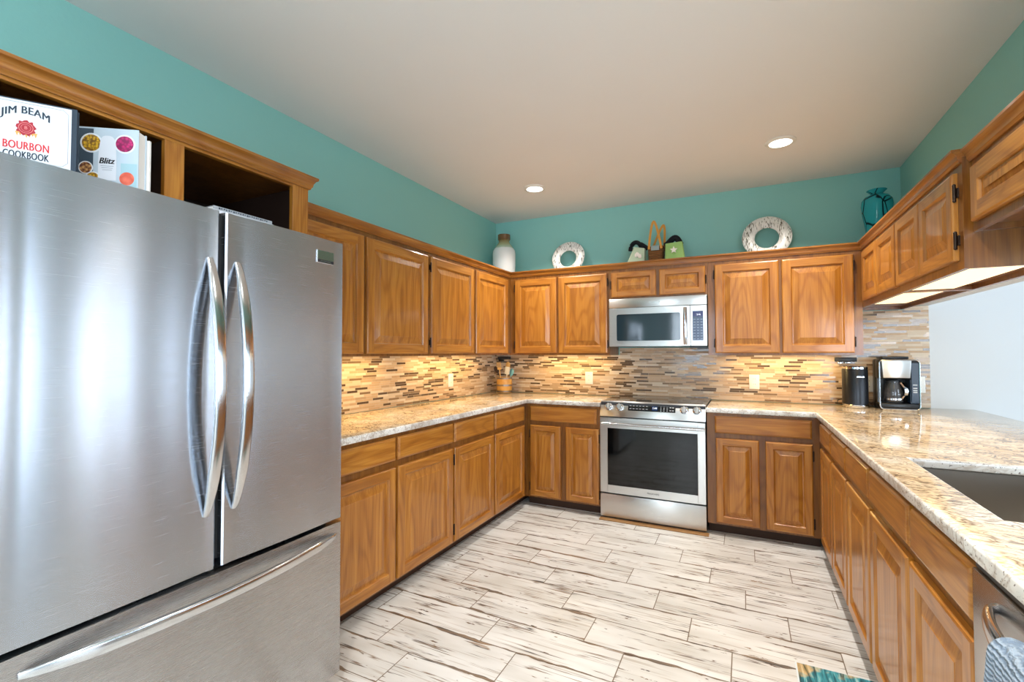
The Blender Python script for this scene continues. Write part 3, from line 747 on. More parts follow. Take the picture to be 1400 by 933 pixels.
# ------------------------------------------------------------------ range
def kitchen_range():
    a, b = -1.009, -.249; Y = 3.560
    root = thing('range', 'stainless steel slide-in electric range with black glass oven door', 'range', ((a + b) / 2, 3.87, FZ))
    build('body', G().box((a + .003, Y + .028, .045), (b - .003, YB - .02, .918)), DGREY, root)
    for x in (a + .05, b - .05):
        for y in (Y + .1, YB - .08): build('foot', G().cyl((x, y, FZ + .0005), (x, y, .045), .016), BLACKP, root)
    g = G().box((a, Y + .045, .9185), (b, YB - .012, .926), .002, 1)
    ck = build('cooktop', g, BLACKG, root)
    RINGM = plain('burner_ring_grey', srgb(52, 52, 54), .2)
    for x, y, r in ((a + .19, Y + .19, .10), (b - .19, Y + .19, .08), (a + .19, Y + .45, .075), (b - .19, Y + .45, .095)):
        build('burner_ring', G().lathe([(r - .003, 0), (r - .003, .0004), (r, .0004), (r, 0)], (x, y, .9261), 40), RINGM, ck)
    # slanted control panel
    prof = [(Y - .003, .812), (Y + .040, .9285), (Y + .050, .9285), (Y + .050, .812)]
    cp = build('control_panel', G().prism([(y, z) for y, z in prof], 0, a, b, bev=.002), STEEL_R, root)
    n = Vector((0, -(.9285 - .812), .043)).normalized(); uz = Vector((0, .043, .9285 - .812)).normalized()
    def pt(x, z, d=0):  # point on the panel face
        t = (z - .812) / (.9285 - .812); return Vector((x, Y - .003 + .043 * t, z)) + n * d
    M = frame_m(pt(-.624, .886, .0006), (1, 0, 0), uz, n)
    dp = build('display', G().box((-.171, -.025, -.003), (.171, .025, .0008), .0004, 1, M=M), BLACKG, cp)
    LCD = plain('clock_screen', srgb(10, 30, 60), .2, emit=srgb(20, 60, 110), estr=.6)
    build('clock_window', G().box((.004, -.016, .0009), (.046, .018, .0013), M=M), LCD, cp)
    LIT = plain('clock_digits', (1, 1, 1, 1), .4, emit=(.75, .9, 1, 1), estr=1.2)
    build('clock_digits', G().merge(text_bm('1:44', .019, .0002), M @ Matrix.Translation((.025, .001, .0016))), LIT, cp)
    LEG = plain('panel_legend_white', srgb(190, 194, 198), .5)
    g = G()
    for r_ in range(2):
        for k in range(6): g.box((-.160 + k * .024, .011 - r_ * .022, .0009), (-.146 + k * .024, .0145 - r_ * .022, .0012), M=M)
    for r_ in range(4):
        for k in range(3): g.box((.066 + k * .022, .014 - r_ * .011, .0009), (.072 + k * .022, .019 - r_ * .011, .0012), M=M)
    for r_ in range(2):
        for k in range(2): g.box((.130 + k * .018, .008 - r_ * .022, .0009), (.142 + k * .018, .014 - r_ * .022, .0012), M=M)
    o = build('button_legend', g, LEG, cp); o['kind'] = 'stuff'
    for x in (-.943, -.858, -.392, -.306):
        c = pt(x, .8845, 0); M2 = frame_m(c, (1, 0, 0), uz, n)
        kb = build('knob', G().lathe([(.0, .0), (.030, .0), (.030, .004), (.0245, .006), (.0225, .026), (.019, .029), (0, .029)], n=28, M=M2).box((-.004, -.021, .0285), (.004, .021, .034), .001, 1, 1, M2), [CHROME, STEEL_R], cp)
    # oven door with window opening
    d0, d1 = .232, .803; wx0, wx1, wz0, wz1 = -.949, -.304, .291, .724
    yb = Y + .027
    g = G()
    g.box((a + .002, Y, d0), (wx0, yb, d1), .002, 1).box((wx1, Y, d0), (b - .002, yb, d1), .002, 1)
    g.box((wx0, Y + .0002, d0), (wx1, yb, wz0)).box((wx0, Y + .0002, wz1), (wx1, yb, d1))
    od = build('oven_door', g, STEEL_R, root)
    build('window', G().box((wx0, Y + .003, wz0), (wx1, Y + .012, wz1)), BLACKG, od)
    g = G(); sect = [(.012 * math.cos(2 * PI * k / 14), .010 * math.sin(2 * PI * k / 14)) for k in range(14)]
    g.sweep([(-.981 + .724 * k / 12, Y - .042, .762) for k in range(13)], sect)
    for x in (-.955, -.283): g.box((x - .013, Y - .040, .752), (x + .013, Y - .0002, .772), .003)
    build('handle', g, CHROME, od)
    M = frame_m((-.612, Y - .0006, .262), (1, 0, 0), (0, 0, 1), (0, -1, 0))
    build('lettering', G().merge(text_bm('FRIGIDAIRE', .017, .0003), M), DGREY, od)
    build('storage_drawer', G().box((a + .002, Y + .002, .050), (b - .002, yb, .222), .003), STEEL_R, root)
kitchen_range()
single('floor_strip', G().box((-1.008, 3.515, FZ + .0004), (-.235, 3.575, FZ + .008), .002, 1), plain('raw_wood_strip', srgb(150, 112, 70), .6),
       'thin raw wood strip on the floor along the bottom of the range', 'floor strip', (-.62, 3.55, FZ))

# ------------------------------------------------------------------ microwave
def microwave():
    a, b, Y, z0, z1 = -1.009, -.252, 3.862, 1.346, 1.7455
    root = thing('microwave', 'stainless steel over-the-range microwave hung under the short cabinet', 'microwave', ((a + b) / 2, 4.0, z0))
    build('body', G().box((a + .002, Y + .022, z0 + .004), (b - .002, YB - .010, z1 - .001)), DGREY, root)
    vp = build('vent_panel', G().box((a, Y - .002, 1.670), (b, Y + .021, z1), .003), STEEL_R, root)
    M = frame_m((-.64, Y - .0026, 1.708), (1, 0, 0), (0, 0, 1), (0, -1, 0))
    build('lettering', G().merge(text_bm('Whirlpool', .020, .0003), M), CHROME, vp)
    build('grille', G().box((b - .125, Y + .004, z0 - .010), (b - .004, Y + .06, z0 + .0035), .002, 1), BLACKP, root, 'dark grille under the control side')
    x1 = -.372
    wx0, wx1, wz0, wz1 = -.950, -.441, 1.393, 1.620
    g = G().box((a, Y, z0 + .006), (wx0, Y + .021, 1.667), .002, 1).box((wx1, Y, z0 + .006), (x1 - .001, Y + .021, 1.667), .002, 1)
    g.box((wx0, Y + .0002, z0 + .006), (wx1, Y + .021, wz0)).box((wx0, Y + .0002, wz1), (wx1, Y + .021, 1.667))
    d = build('door', g, STEEL_R, root)
    MWG = plain('microwave_glass', srgb(36, 52, 60), .06, 0, .9)
    wf = G()
    outer = rrect(wx0 - .006, wx1 + .006, wz0 - .006, wz1 + .006, .018); inner = rrect(wx0 + .004, wx1 - .004, wz0 + .004, wz1 - .004, .014)
    bm = wf.bm
    O = [[bm.verts.new((x, y, z)) for x, z in pl] for pl, y in ((outer, Y - .0002), (outer, Y - .003), (inner, Y - .003), (inner, Y + .003))]
    for A, B in zip(O[:-1], O[1:]):
        for i in range(len(A)): bm.faces.new([A[i], A[(i + 1) % len(A)], B[(i + 1) % len(A)], B[i]])
    build('window_bezel', wf, STEEL_R, d)
    build('window', G().box((wx0 + .0005, Y + .002, wz0 + .0005), (wx1 - .0005, Y + .012, wz1 - .0005)), MWG, d)
    g = G(); sect = [(.013 * math.cos(2 * PI * k / 14), .009 * math.sin(2 * PI * k / 14)) for k in range(14)]
    g.sweep([(-.409, Y - .032 + .018 * (2 * k / 10 - 1) ** 4, 1.362 + .292 * k / 10) for k in range(11)], sect, lambda i: (Vector((1, 0, 0)), Vector((0, 1, 0))))
    for z in (1.372, 1.644): g.box((-.418, Y - .02, z - .009), (-.400, Y - .0002, z + .009), .003)
    build('handle', g, CHROME, d)
    cp = build('control_panel', G().box((x1 + .001, Y, z0 + .006), (b, Y + .021, 1.667), .002, 1), STEEL_R, root)
    KP = plain('keypad_blue_grey', srgb(44, 62, 92), .18)
    kp = build('keypad', G().box((-.355, Y - .0014, 1.394), (-.279, Y - .0002, 1.622), .0005, 1), KP, cp)
    build('display', G().box((-.351, Y - .002, 1.580), (-.283, Y - .0015, 1.618)), plain('blue_display', srgb(6, 10, 70), .15, emit=srgb(6, 12, 90), estr=.5), cp)
    M = frame_m((-.311, Y - .0024, 1.594), (1, 0, 0), (0, 0, 1), (0, -1, 0))
    build('clock_digits', G().merge(text_bm('2:46', .017, .0002), M), plain('blue_white_digits', (1, 1, 1, 1), .4, emit=(.6, .75, 1, 1), estr=1.0), cp)
    g = G()
    for r_ in range(8):
        for k in range(3):
            g.box((-.349 + k * .025, Y - .0018, 1.404 + r_ * .0215), (-.334 + k * .025, Y - .0015, 1.409 + r_ * .0215))
    o = build('button_legend', g, plain('keypad_legend', srgb(130, 148, 172), .5), cp); o['kind'] = 'stuff'
microwave()

# ------------------------------------------------------------------ dishwasher and towel
def dishwasher():
    a, b, X = .682, 1.279, .408
    root = thing('dishwasher', 'stainless steel dishwasher under the peninsula counter with a bowed bar handle', 'dishwasher', (.72, .98, FZ))
    build('body', G().box((X + .03, a + .004, .06), (1.03, b - .004, .872)), DGREY, root)
    build('toe_panel', G().box((X + .07, a + .004, FZ + .0005), (1.0, b - .004, .0595)), BLACKP, root)
    build('gap_strip', G().box((X + .006, a + .003, .8655), (X + .029, b - .003, .8775), .002, 1), BLACKP, root, 'black strip for the dark gap along the top edge')  # black strip stands for the shaded gap between door and counter
    d = build('door_panel', G().box((X, a + .002, .11), (X + .029, b - .002, .865), .003), DWST, root)
    pts, sc = [], []
    for k in range(33):
        t = k / 32; s_ = math.sin(PI * t)
        pts.append((X - .002 - .052 * s_ ** .6, 1.165 - .41 * t, .832)); sc.append(.5 + .5 * min(1, s_ * 3))
    sect = [(.009 * math.cos(2 * PI * k / 16), .022 * math.sin(2 * PI * k / 16)) for k in range(16)]
    def fr(i):
        p = Vector(pts[max(i - 1, 0)]); q = Vector(pts[min(i + 1, 32)]); t = (q - p).normalized()
        v = Vector((0, 0, 1)); return t.cross(v), v
    build('handle', G().sweep(pts, sect, fr, scales=sc), CHROME, d)
DWST = steel('dishwasher_steel', (0.64, 0.63, 0.62, 1), 0.24, 0.7)
dishwasher()
TOWEL, nt, b = new_mat('blue_grey_knit')
tc = N(nt, 'ShaderNodeTexCoord'); wv = N(nt, 'ShaderNodeTexWave', wave_type='BANDS', bands_direction='Z'); wv.inputs['Scale'].default_value = 42; wv.inputs['Distortion'].default_value = 3; wv.inputs['Detail'].default_value = 2; wv.inputs['Detail Scale'].default_value = 3
L(nt, tc.outputs['Object'], wv.inputs['Vector'])
L(nt, ramp(nt, wv.outputs['Fac'], [(0.0, srgb(116, 134, 156)), (0.6, srgb(156, 172, 190))]), b.inputs['Base Color']); b.inputs['Roughness'].default_value = .95
bp = N(nt, 'ShaderNodeBump'); bp.inputs['Strength'].default_value = 1.0; bp.inputs['Distance'].default_value = .004
L(nt, wv.outputs['Fac'], bp.inputs['Height']); L(nt, bp.outputs[0], b.inputs['Normal'])
def towel():
    g = G(); bm = g.bm
    # cloth draped over the bar: front sheet and back sheet joined over the top, gathered at the top
    path = []
    for k in range(16): path.append((.332 - .012 * (1 - k / 15), .42 + (.834 - .42) * k / 15))
    for k in range(1, 8): path.append((.358 - .026 * math.cos(PI * k / 8), .836 + .027 * math.sin(PI * k / 8)))
    for k in range(14): path.append((.386 + .004 * k / 13, .836 - (.836 - .5) * k / 13))
    rows = []
    for (x, z) in path:
        dz = max(0, .855 - z); w0, w1 = 0.985 + .035 * min(1, dz / .5), 0.985 - .10 - .16 * min(1, dz / .25)
        row = []
        for j in range(25):
            t = j / 24; y = w0 + (w1 - w0) * t
            fold = .010 * math.sin(t * 15 + dz * 2) * min(1, dz / .12)
            row.append(bm.verts.new((x + (-abs(fold) if x < .35 else abs(fold) * .2), y, z - .004 * math.sin(t * 5))))
        rows.append(row)
    for A, B in zip(rows[:-1], rows[1:]):
        for j in range(24): bm.faces.new([A[j], A[j + 1], B[j + 1], B[j]])
    o = single('dish_towel', g, TOWEL, 'ribbed blue-grey knitted towel hanging on the dishwasher handle', 'towel', (.358, .98, .84))
    md = o.modifiers.new('cloth_thickness', 'SOLIDIFY'); md.thickness = .005; md.offset = 0
towel()

# ------------------------------------------------------------------ outlets
def outlet(c, side, label):
    P = mapper(side, c[0]); a, z = c[1], c[2]
    root = thing('wall_outlet', label, 'outlet', P(a, 0, z), 'white outlets on the mosaic tile')
    pl = build('plate', G().box(P(a - .036, .0003, z - .057), P(a + .036, .0065, z + .057), .002), WHITEP, root)
    for s in (-1, 1):
        so = build('socket', G().box(P(a - .017, .0066, z + s * .021 - .0145), P(a + .017, .0082, z + s * .021 + .0145), .0005, 1), WHITEP, root)
        g = G()
        for q in (-.006, .006): g.box(P(a + q - .0012, .0083, z + s * .021 - .003), P(a + q + .0012, .0086, z + s * .021 + .006))
        build('slots', g, SLOT, so)
    return root
outlet((XL + .008, 3.36, 1.068), 'L', 'white outlet plate on the mosaic tile beside the refrigerator run')
outlet((YB - .008, -1.285, 1.068), 'B', 'white outlet plate on the tile between the utensil crock and the range')
outlet((YB - .008, .068, 1.068), 'B', 'white outlet plate on the tile to the right of the range')
outlet((YB - .008, .801, 1.072), 'B', 'white outlet plate half hidden between the black canister and the coffee maker')
outlet((YB - .008, 1.086, 1.075), 'B', 'white outlet plate at the end of the tile behind the coffee maker')

# ------------------------------------------------------------------ recessed ceiling lights
LAMP = plain('downlight_lens', (1, 1, 1, 1), .5, emit=(1, .97, .92, 1), estr=9.0)
def downlight(x, y, label, power=27):
    root = thing('recessed_light', label, 'ceiling light', (x, y, ZC - .02), 'recessed lights in the ceiling')
    build('trim_ring', G().lathe([(.064, .0195), (.064, .010), (.083, .0125), (.088, .0165), (.088, .0195)], (x, y, ZC - .02), 36), WHITEP, root)
    build('lens', G().lathe([(0, .012), (.0635, .012), (.0635, .016), (0, .016)], (x, y, ZC - .02), 36), LAMP, root)
    area_light('downlight_lamp', (x, y, ZC - .024), (0, 0, -1), .12, .12, power, (1, .94, .86), math.radians(125), root, 'DISK')
downlight(-1.492, 3.423, 'glowing recessed ceiling light near the corner above the ring ornament')
downlight(.22, 3.355, 'glowing recessed ceiling light nearer to the peninsula and the teal glass vase')
downlight(-.75, .35, 'recessed ceiling light in front of the refrigerator, out of frame')
downlight(.22, 1.40, 'recessed ceiling light above the sink aisle, out of frame')
downlight(-.6, -.9, 'recessed ceiling light over the room behind the camera')

# ------------------------------------------------------------------ books on the refrigerator
def book(name, label, corner, e, w, h, th, z0, cover, pages, spine):
    """corner = front top right in plan; e = unit direction along the cover to the right"""
    nrm = (e[1], -e[0]); root = thing(name, label, 'book', (corner[0] - e[0] * w / 2, corner[1] - e[1] * w / 2, z0))
    M = frame_m((corner[0], corner[1], z0), (e[0], e[1], 0), (0, 0, 1), (nrm[0], nrm[1], 0))
    build('cover', G().box((-w, 0, -.0025), (0, h, 0), .0006, 1, M=M).box((-w, 0, -th), (0, h, -th + .0025), .0006, 1, M=M).box((-w, 0, -th + .0025), (-w + .003, h, -.0025), M=M), cover, root)
    build('pages', G().box((-w + .0031, .003, -th + .0026), (-.003, h - .003, -.0026), M=M), pages, root)
    return root, M
PAGES = plain('page_edges', srgb(226, 224, 220), .8)
NAVY = plain('navy_ink', srgb(28, 46, 62), .5); RED = plain('red_ink', srgb(200, 44, 44), .5); WHITEC = plain('white_cover', srgb(206, 212, 220), .35)
GOLD = plain('gold_ink', srgb(206, 160, 84), .5); DKRED = plain('seal_red', srgb(160, 36, 50), .5); LINEG = plain('grey_line_ink', srgb(110, 122, 132), .5)
e1 = (.555, .831)
root, M = book('cookbook', 'white cookbook with navy and red title standing on the refrigerator', (-1.542 + .0065 * e1[0], .567 + .0065 * e1[1]), e1, .178, .2025, .018, 1.728, NAVY, NAVY, NAVY)
# local frame: x 0 at the right edge (add .0065), y from z 1.728
fc = build('front_panel', G().box((-.176, .003, .0001), (-.011, .199, .0009), M=M), WHITEC, root)
def on(mx, my, d=.0012): return M @ Matrix.Translation((mx - .0065, my - 1.728, d))
bm = text_bm('JIM BEAM', .0262, .0003, 1.06, .0007)
for v in bm.verts:
    v.co.x *= .79; v.co.y -= 7.0 * v.co.x ** 2
build('title_text', G().merge(bm, on(-.0885, 1.9035)), NAVY, fc)
seal = G(); pts = [(.0175 * (1 + .09 * math.sin(9 * t) + .05 * math.sin(14 * t + 1)) * math.cos(t), .0185 * (1 + .09 * math.sin(9 * t) + .05 * math.sin(14 * t + 1)) * math.sin(t)) for t in [2 * PI * k / 60 for k in range(60)]]
seal.prism(pts, 2, 0, .0004, M=on(-.0885, 1.860))
sl = build('wax_seal', seal, DKRED, fc)
build('seal_letter', G().merge(text_bm('B', .011, .0002), on(-.0885, 1.860, .0020)).lathe([(.0125, 0), (.0125, .0003), (.0135, .0003), (.0135, 0)], n=32, M=on(-.0885, 1.860, .0017)).lathe([(.0085, 0), (.0085, .0003), (.0091, .0003), (.0091, 0)], n=32, M=on(-.0885, 1.860, .0017)), plain('seal_pink', srgb(214, 130, 130), .5), fc)
g = G()
for k in range(7): g.prism([(0, 0), (.004, -.012 + .002 * (k % 3)), (.007, .001)], 2, 0, .0003, M=on(-.108 + k * .0056, 1.846 + .003 * abs(k - 3) / 3, .0010))
build('seal_leaves', g, GOLD, fc)
for s_, y, m in (('BOURBON', 1.8138, RED), ('COOKBOOK', 1.7905, NAVY)):
    bm = text_bm(s_, .030 if m is RED else .0265, .0003, 1.04, .0008); xs = [v.co.x for v in bm.verts]; k = .0835 / (max(xs) - min(xs))
    for v in bm.verts: v.co.x *= k; v.co.y *= (.020 / .0215 if m is RED else .94)
    build('title_text', G().merge(bm, on(-.0872, y)), m, fc)
g = G()
x0, x1, y0, y1, c = -.164, -.010, 1.7765, 1.9215, .010
path = [(x0 + c, y0), (x1 - c, y0), (x1, y0 + c), (x1, y1 - c), (x1 - c, y1), (x0 + c, y1), (x0, y1 - c), (x0, y0 + c)]
for (p, q) in zip(path, path[1:] + path[:1]):
    d = Vector((q[0] - p[0], q[1] - p[1])); nn = Vector((-d.y, d.x)).normalized() * .0004
    g.prism([(p[0] + nn.x, p[1] + nn.y), (q[0] + nn.x, q[1] + nn.y), (q[0] - nn.x, q[1] - nn.y), (p[0] - nn.x, p[1] - nn.y)], 2, 0, .0003, M=on(0, 0, .0010) )
build('cover_border', g, LINEG, fc)
e2 = (.81, .5865)
PALE = plain('pale_blue_cover', srgb(176, 192, 204), .35)
root, M = book('cookbook', 'thick cookbook with bowls of food on its cover beside the white cookbook', (-1.521, .7015), e2, .152, .2015, .038, 1.728, PALE, PAGES, PALE)
def on2(mx, my, d=.0004): return M @ Matrix.Translation((mx, my - 1.728, d))
def disc(rx, ry, h=.0003): return [(0, 0), (1, 0), (1, h), (0, h)]
def dish(x, y, r, rim, fill, nm):
    o = build(nm, G().lathe([(0, 0), (r, 0), (r, .0003), (0, .0003)], n=32, M=on2(x, y, .0002)), rim, root)
    build('food', G().lathe([(0, 0), (r * .84, 0), (r * .84, .0003), (0, .0003)], n=28, M=on2(x, y, .0006)), fill, o); return o
def food_mat(name, a, b, sc):
    m, nt, bs = new_mat(name); tc = N(nt, 'ShaderNodeTexCoord'); n_ = N(nt, 'ShaderNodeTexVoronoi'); n_.inputs['Scale'].default_value = sc; L(nt, tc.outputs['Object'], n_.inputs['Vector'])
    L(nt, ramp(nt, n_.outputs['Distance'], [(0.1, a), (0.7, b)]), bs.inputs['Base Color']); bs.inputs['Roughness'].default_value = .4; return m
YEL = food_mat('yellow_fruit', srgb(232, 186, 44), srgb(120, 84, 30), 160); BEET = food_mat('beet_red', srgb(196, 36, 110), srgb(120, 16, 70), 120)
MIXF = food_mat('mixed_food', srgb(214, 170, 110), srgb(90, 44, 34), 130); ORNG = food_mat('salmon_orange', srgb(226, 120, 96), srgb(200, 84, 60), 60)
WBOWL = plain('bowl_white', srgb(214, 220, 226), .4)
DKB = plain('dark_slate', srgb(58, 74, 88), .5)
build('photo_panel', G().box((-.150, 1.745 - 1.728, .00005), (-.112, 1.925 - 1.728, .00015), M=M), DKB, root)
build('photo_panel', G().box((-.044, 1.745 - 1.728, .00005), (-.003, 1.832 - 1.728, .00015), M=M), plain('aqua_grey_panel', srgb(150, 184, 194), .5), root)
dish(-.117, 1.885, .0275, WBOWL, YEL, 'bowl_picture'); dish(-.0345, 1.8865, .0265, WBOWL, BEET, 'bowl_picture'); dish(-.130, 1.815, .018, WBOWL, MIXF, 'bowl_picture'); dish(-.112, 1.785, .020, WBOWL, YEL, 'bowl_picture'); dish(-.028, 1.789, .0185, ORNG, ORNG, 'bowl_picture')
pts = [(-.0225, -.063), (.0225, -.063), (.0225, -.005), (.0205, .03), (.017, .053), (.012, .060), (.005, .0625), (-.005, .0625), (-.012, .060), (-.017, .053), (-.0205, .03), (-.0225, -.005)]
ob = build('label_shape', G().prism(pts, 2, 0, .0005, M=on2(-.0765, 1.8445, .0010)), WHITEC, root)
bm = text_bm('Blitz', .0235, .0003, 1.05, .0008)
for v in bm.verts: v.co.x += v.co.y * .25; v.co.x *= .86
build('title_text', G().merge(bm, on2(-.0768, 1.8355, .0019)), BLACKP, ob)
g = G()
for k in range(3): g.box((-.016 + .002 * k, -.0003 - k * .0055, 0), (.016 - .002 * k, .0007 - k * .0055, .0002), M=on2(-.0765, 1.8215, .0016))
build('small_print', g, LINEG, ob)
# page block of loose magazines behind it (visible page edges)
root, M = book('magazine', 'thin magazine standing behind the cookbook with bowls on its cover', (-1.521 - .0405 * e2[1] + .006 * e2[0], .7015 + .0405 * e2[0] + .006 * e2[1]), e2, .12, .190, .008, 1.728, PAGES, PAGES, PAGES)
# flat magazines over the right door
MAGC = plain('grey_print_spine', srgb(150, 156, 162), .4)
def flat_mag(label, x0, x1, y0, y1, z0, z1, mat):
    root = thing('magazine', label, 'magazine', ((x0 + x1) / 2, (y0 + y1) / 2, z0))
    c = build('cover', G().box((x0, y0, z0), (x1, y1, z0 + .0015)).box((x0, y0, z1 - .0015), (x1, y1, z1)).box((x1 - .002, y0, z0 + .0015), (x1, y1, z1 - .0015)), mat, root)
    build('pages', G().box((x0 + .002, y0 + .002, z0 + .0016), (x1 - .0021, y1 - .002, z1 - .0016)), PAGES, root)
    return root, c
flat_mag('white magazine lying flat on the refrigerator, bottom one of the two', -1.66, -1.474, .880, 1.090, 1.7395, 1.7505, WHITEC)
root, c = flat_mag('grey magazine lying on top of the white one on the refrigerator', -1.66, -1.476, .884, 1.086, 1.7510, 1.7620, MAGC)
M = frame_m((-1.4756, .985, 1.7565), (0, 1, 0), (0, 0, 1), (1, 0, 0))
g = G()
for k in range(22): g.box((-.085 + k * .0078, -.0025 + .001 * (k % 3), -.0001), (-.080 + k * .0078 - .0015 * (k % 2), .0028, .0003), M=M)
o = build('spine_print', g, NAVY, c); o['kind'] = 'stuff'

# ------------------------------------------------------------------ ornaments on the cabinets
DK = 2.0155
CER, nt, b = new_mat('white_glaze_green_shoulder')
tc = N(nt, 'ShaderNodeTexCoord'); sp = N(nt, 'ShaderNodeSeparateXYZ'); L(nt, tc.outputs['Object'], sp.inputs[0])
nz = N(nt, 'ShaderNodeTexNoise'); nz.inputs['Scale'].default_value = 14; L(nt, tc.outputs['Object'], nz.inputs['Vector'])
h = mathn(nt, 'ADD', sp.outputs[2], mathn(nt, 'MULTIPLY', mathn(nt, 'SUBTRACT', nz.outputs[0], .5), .03))
L(nt, ramp(nt, mathn(nt, 'MULTIPLY', h, 2.3), [(0.0, srgb(238, 238, 236)), (0.64, srgb(238, 240, 238)), (0.67, srgb(186, 204, 178)), (0.74, srgb(168, 170, 128)), (0.83, srgb(140, 128, 84)), (0.86, srgb(112, 84, 52))]), b.inputs['Base Color'])
b.inputs['Roughness'].default_value = .2
vase = thing('vase', 'tall white ceramic vase with green-brown neck in the back corner', 'vase', (-2.06, 3.985, DK))
prof = [(0, .001), (.095, .001), (.103, .01), (.110, .12), (.111, .235), (.107, .262), (.093, .288), (.074, .315), (.058, .335), (.052, .35), (.051, .362), (.060, .375), (.060, .420), (.054, .421), (.046, .41), (.046, .34), (.05, .30), (0, .28)]
build('body', G().lathe(prof, (-2.06, 3.985, DK), 40), CER, vase)

RINGC, nt, b = new_mat('white_carved_ring')
tc = N(nt, 'ShaderNodeTexCoord'); sp = N(nt, 'ShaderNodeSeparateXYZ'); L(nt, tc.outputs['Object'], sp.inputs[0])
nz = N(nt, 'ShaderNodeTexNoise'); nz.inputs['Scale'].default_value = 13; nz.inputs['Detail'].default_value = 1; L(nt, tc.outputs['Object'], nz.inputs['Vector'])
mp = N(nt, 'ShaderNodeVectorMath', operation='MULTIPLY'); mp.inputs[1].default_value = (165, 90, 20); L(nt, tc.outputs['Object'], mp.inputs[0])
n2 = N(nt, 'ShaderNodeTexNoise'); n2.inputs['Scale'].default_value = 1; n2.inputs['Detail'].default_value = 1; L(nt, mp.outputs[0], n2.inputs['Vector'])
tick = mathn(nt, 'MULTIPLY', ramp(nt, n2.outputs[0], [(0.55, (0, 0, 0, 1)), (0.6, (1, 1, 1, 1))]), ramp(nt, nz.outputs[0], [(0.42, (.25, .25, .25, 1)), (0.5, (1, 1, 1, 1))]))
L(nt, mixc(nt, tick, srgb(240, 238, 232), srgb(104, 100, 84)), b.inputs['Base Color']); b.inputs['Roughness'].default_value = .3
def ring_ornament(cx, R, rh, label, turn):
    """thick ring standing on its rim and leaning on the wall, hole slightly low"""
    g = G(); n = 56; bm = g.bm; prev = None; first = None
    for i in range(n):
        t = 2 * PI * i / n; hc = (0, -R * .06)
        ox, oz = R * math.cos(t), R * math.sin(t); ix, iz = hc[0] + rh * math.cos(t), hc[1] + rh * math.sin(t)
        rg = []
        for k in range(10):
            s_ = k / 10 * 2 * PI; m = .5 + .5 * math.cos(s_)
            rg.append(bm.verts.new((ix + (ox - ix) * m, -.014 * math.sin(s_) * (1 if math.sin(s_) > 0 else .8), iz + (oz - iz) * m)))
        if prev:
            for k in range(10): bm.faces.new([prev[k], prev[(k + 1) % 10], rg[(k + 1) % 10], rg[k]])
        else: first = rg
        prev = rg
    for k in range(10): bm.faces.new([prev[k], prev[(k + 1) % 10], first[(k + 1) % 10], first[k]])
    tilt = math.radians(13)
    M = Matrix.Translation((cx, 4.062, DK + .006 + R * math.cos(tilt))) @ Matrix.Rotation(turn, 4, 'Z') @ Matrix.Rotation(-tilt, 4, 'X')
    bmesh.ops.transform(bm, matrix=M, verts=bm.verts)
    single('ring_ornament', g, RINGC, label, 'ornament', (cx, 4.07, DK), 'white ring ornaments on the cabinets')
ring_ornament(-1.438, .157, .078, 'smaller white carved ring ornament leaning on the wall next to the vase', 0.0)
ring_ornament(.165, .170, .083, 'larger white carved ring ornament leaning on the wall to the right of the bags', 0.0)

# basket and two bags
STRAP = plain('tan_leather_strap', srgb(206, 142, 48), .5)
WOV, nt, b = new_mat('brown_woven'); tc = N(nt, 'ShaderNodeTexCoord'); w1 = N(nt, 'ShaderNodeTexWave', bands_direction='Z'); w1.inputs['Scale'].default_value = 22; w1.inputs['Distortion'].default_value = 2; L(nt, tc.outputs['Object'], w1.inputs['Vector'])
L(nt, ramp(nt, w1.outputs['Fac'], [(0, srgb(92, 54, 22)), (1, srgb(150, 96, 42))]), b.inputs['Base Color']); b.inputs['Roughness'].default_value = .7
bp = N(nt, 'ShaderNodeBump'); bp.inputs['Distance'].default_value = .004; L(nt, w1.outputs['Fac'], bp.inputs['Height']); L(nt, bp.outputs[0], b.inputs['Normal'])
def tapered(c, w0, d0, w1, d1, h, M=None, steps=6, belly=0.0, open_top=True, th=.006):
    g = G(); bm = g.bm; R = []
    seq = [(t / steps, 0) for t in range(steps + 1)] + ([(1, th), (.12, th)] if open_top else [])
    for t, i in seq:
        w = (w0 + (w1 - w0) * t) / 2 + belly * math.sin(PI * t) - i; d = (d0 + (d1 - d0) * t) / 2 + belly * math.sin(PI * t) - i
        R.append([bm.verts.new((x, y, t * h)) for x, y in rrect(-w, w, -d, d, min(w, d) * .35, 4)])
    for A, B in zip(R[:-1], R[1:]):
        for i in range(len(A)): bm.faces.new([A[i], A[(i + 1) % len(A)], B[(i + 1) % len(A)], B[i]])
    bm.faces.new(R[0]); bm.faces.new(R[-1])
    bmesh.ops.transform(bm, matrix=Matrix.Translation(c) @ (M or Matrix()), verts=bm.verts)
    return g
BY = 3.984
bk = thing('basket', 'brown woven basket with tall tan strap handles between two small green bags', 'basket', (-.640, BY, DK))
build('body', tapered((-.640, BY, DK), .110, .12, .122, .13, .155), WOV, bk)
build('name_plate', G().box((-.672, BY - .074, DK + .118), (-.608, BY - .066, DK + .158), .003), plain('plate_grey_blue', srgb(150, 164, 160), .4), bk)
band = [(-.009, -.0018), (.009, -.0018), (.009, .0018), (-.009, .0018)]
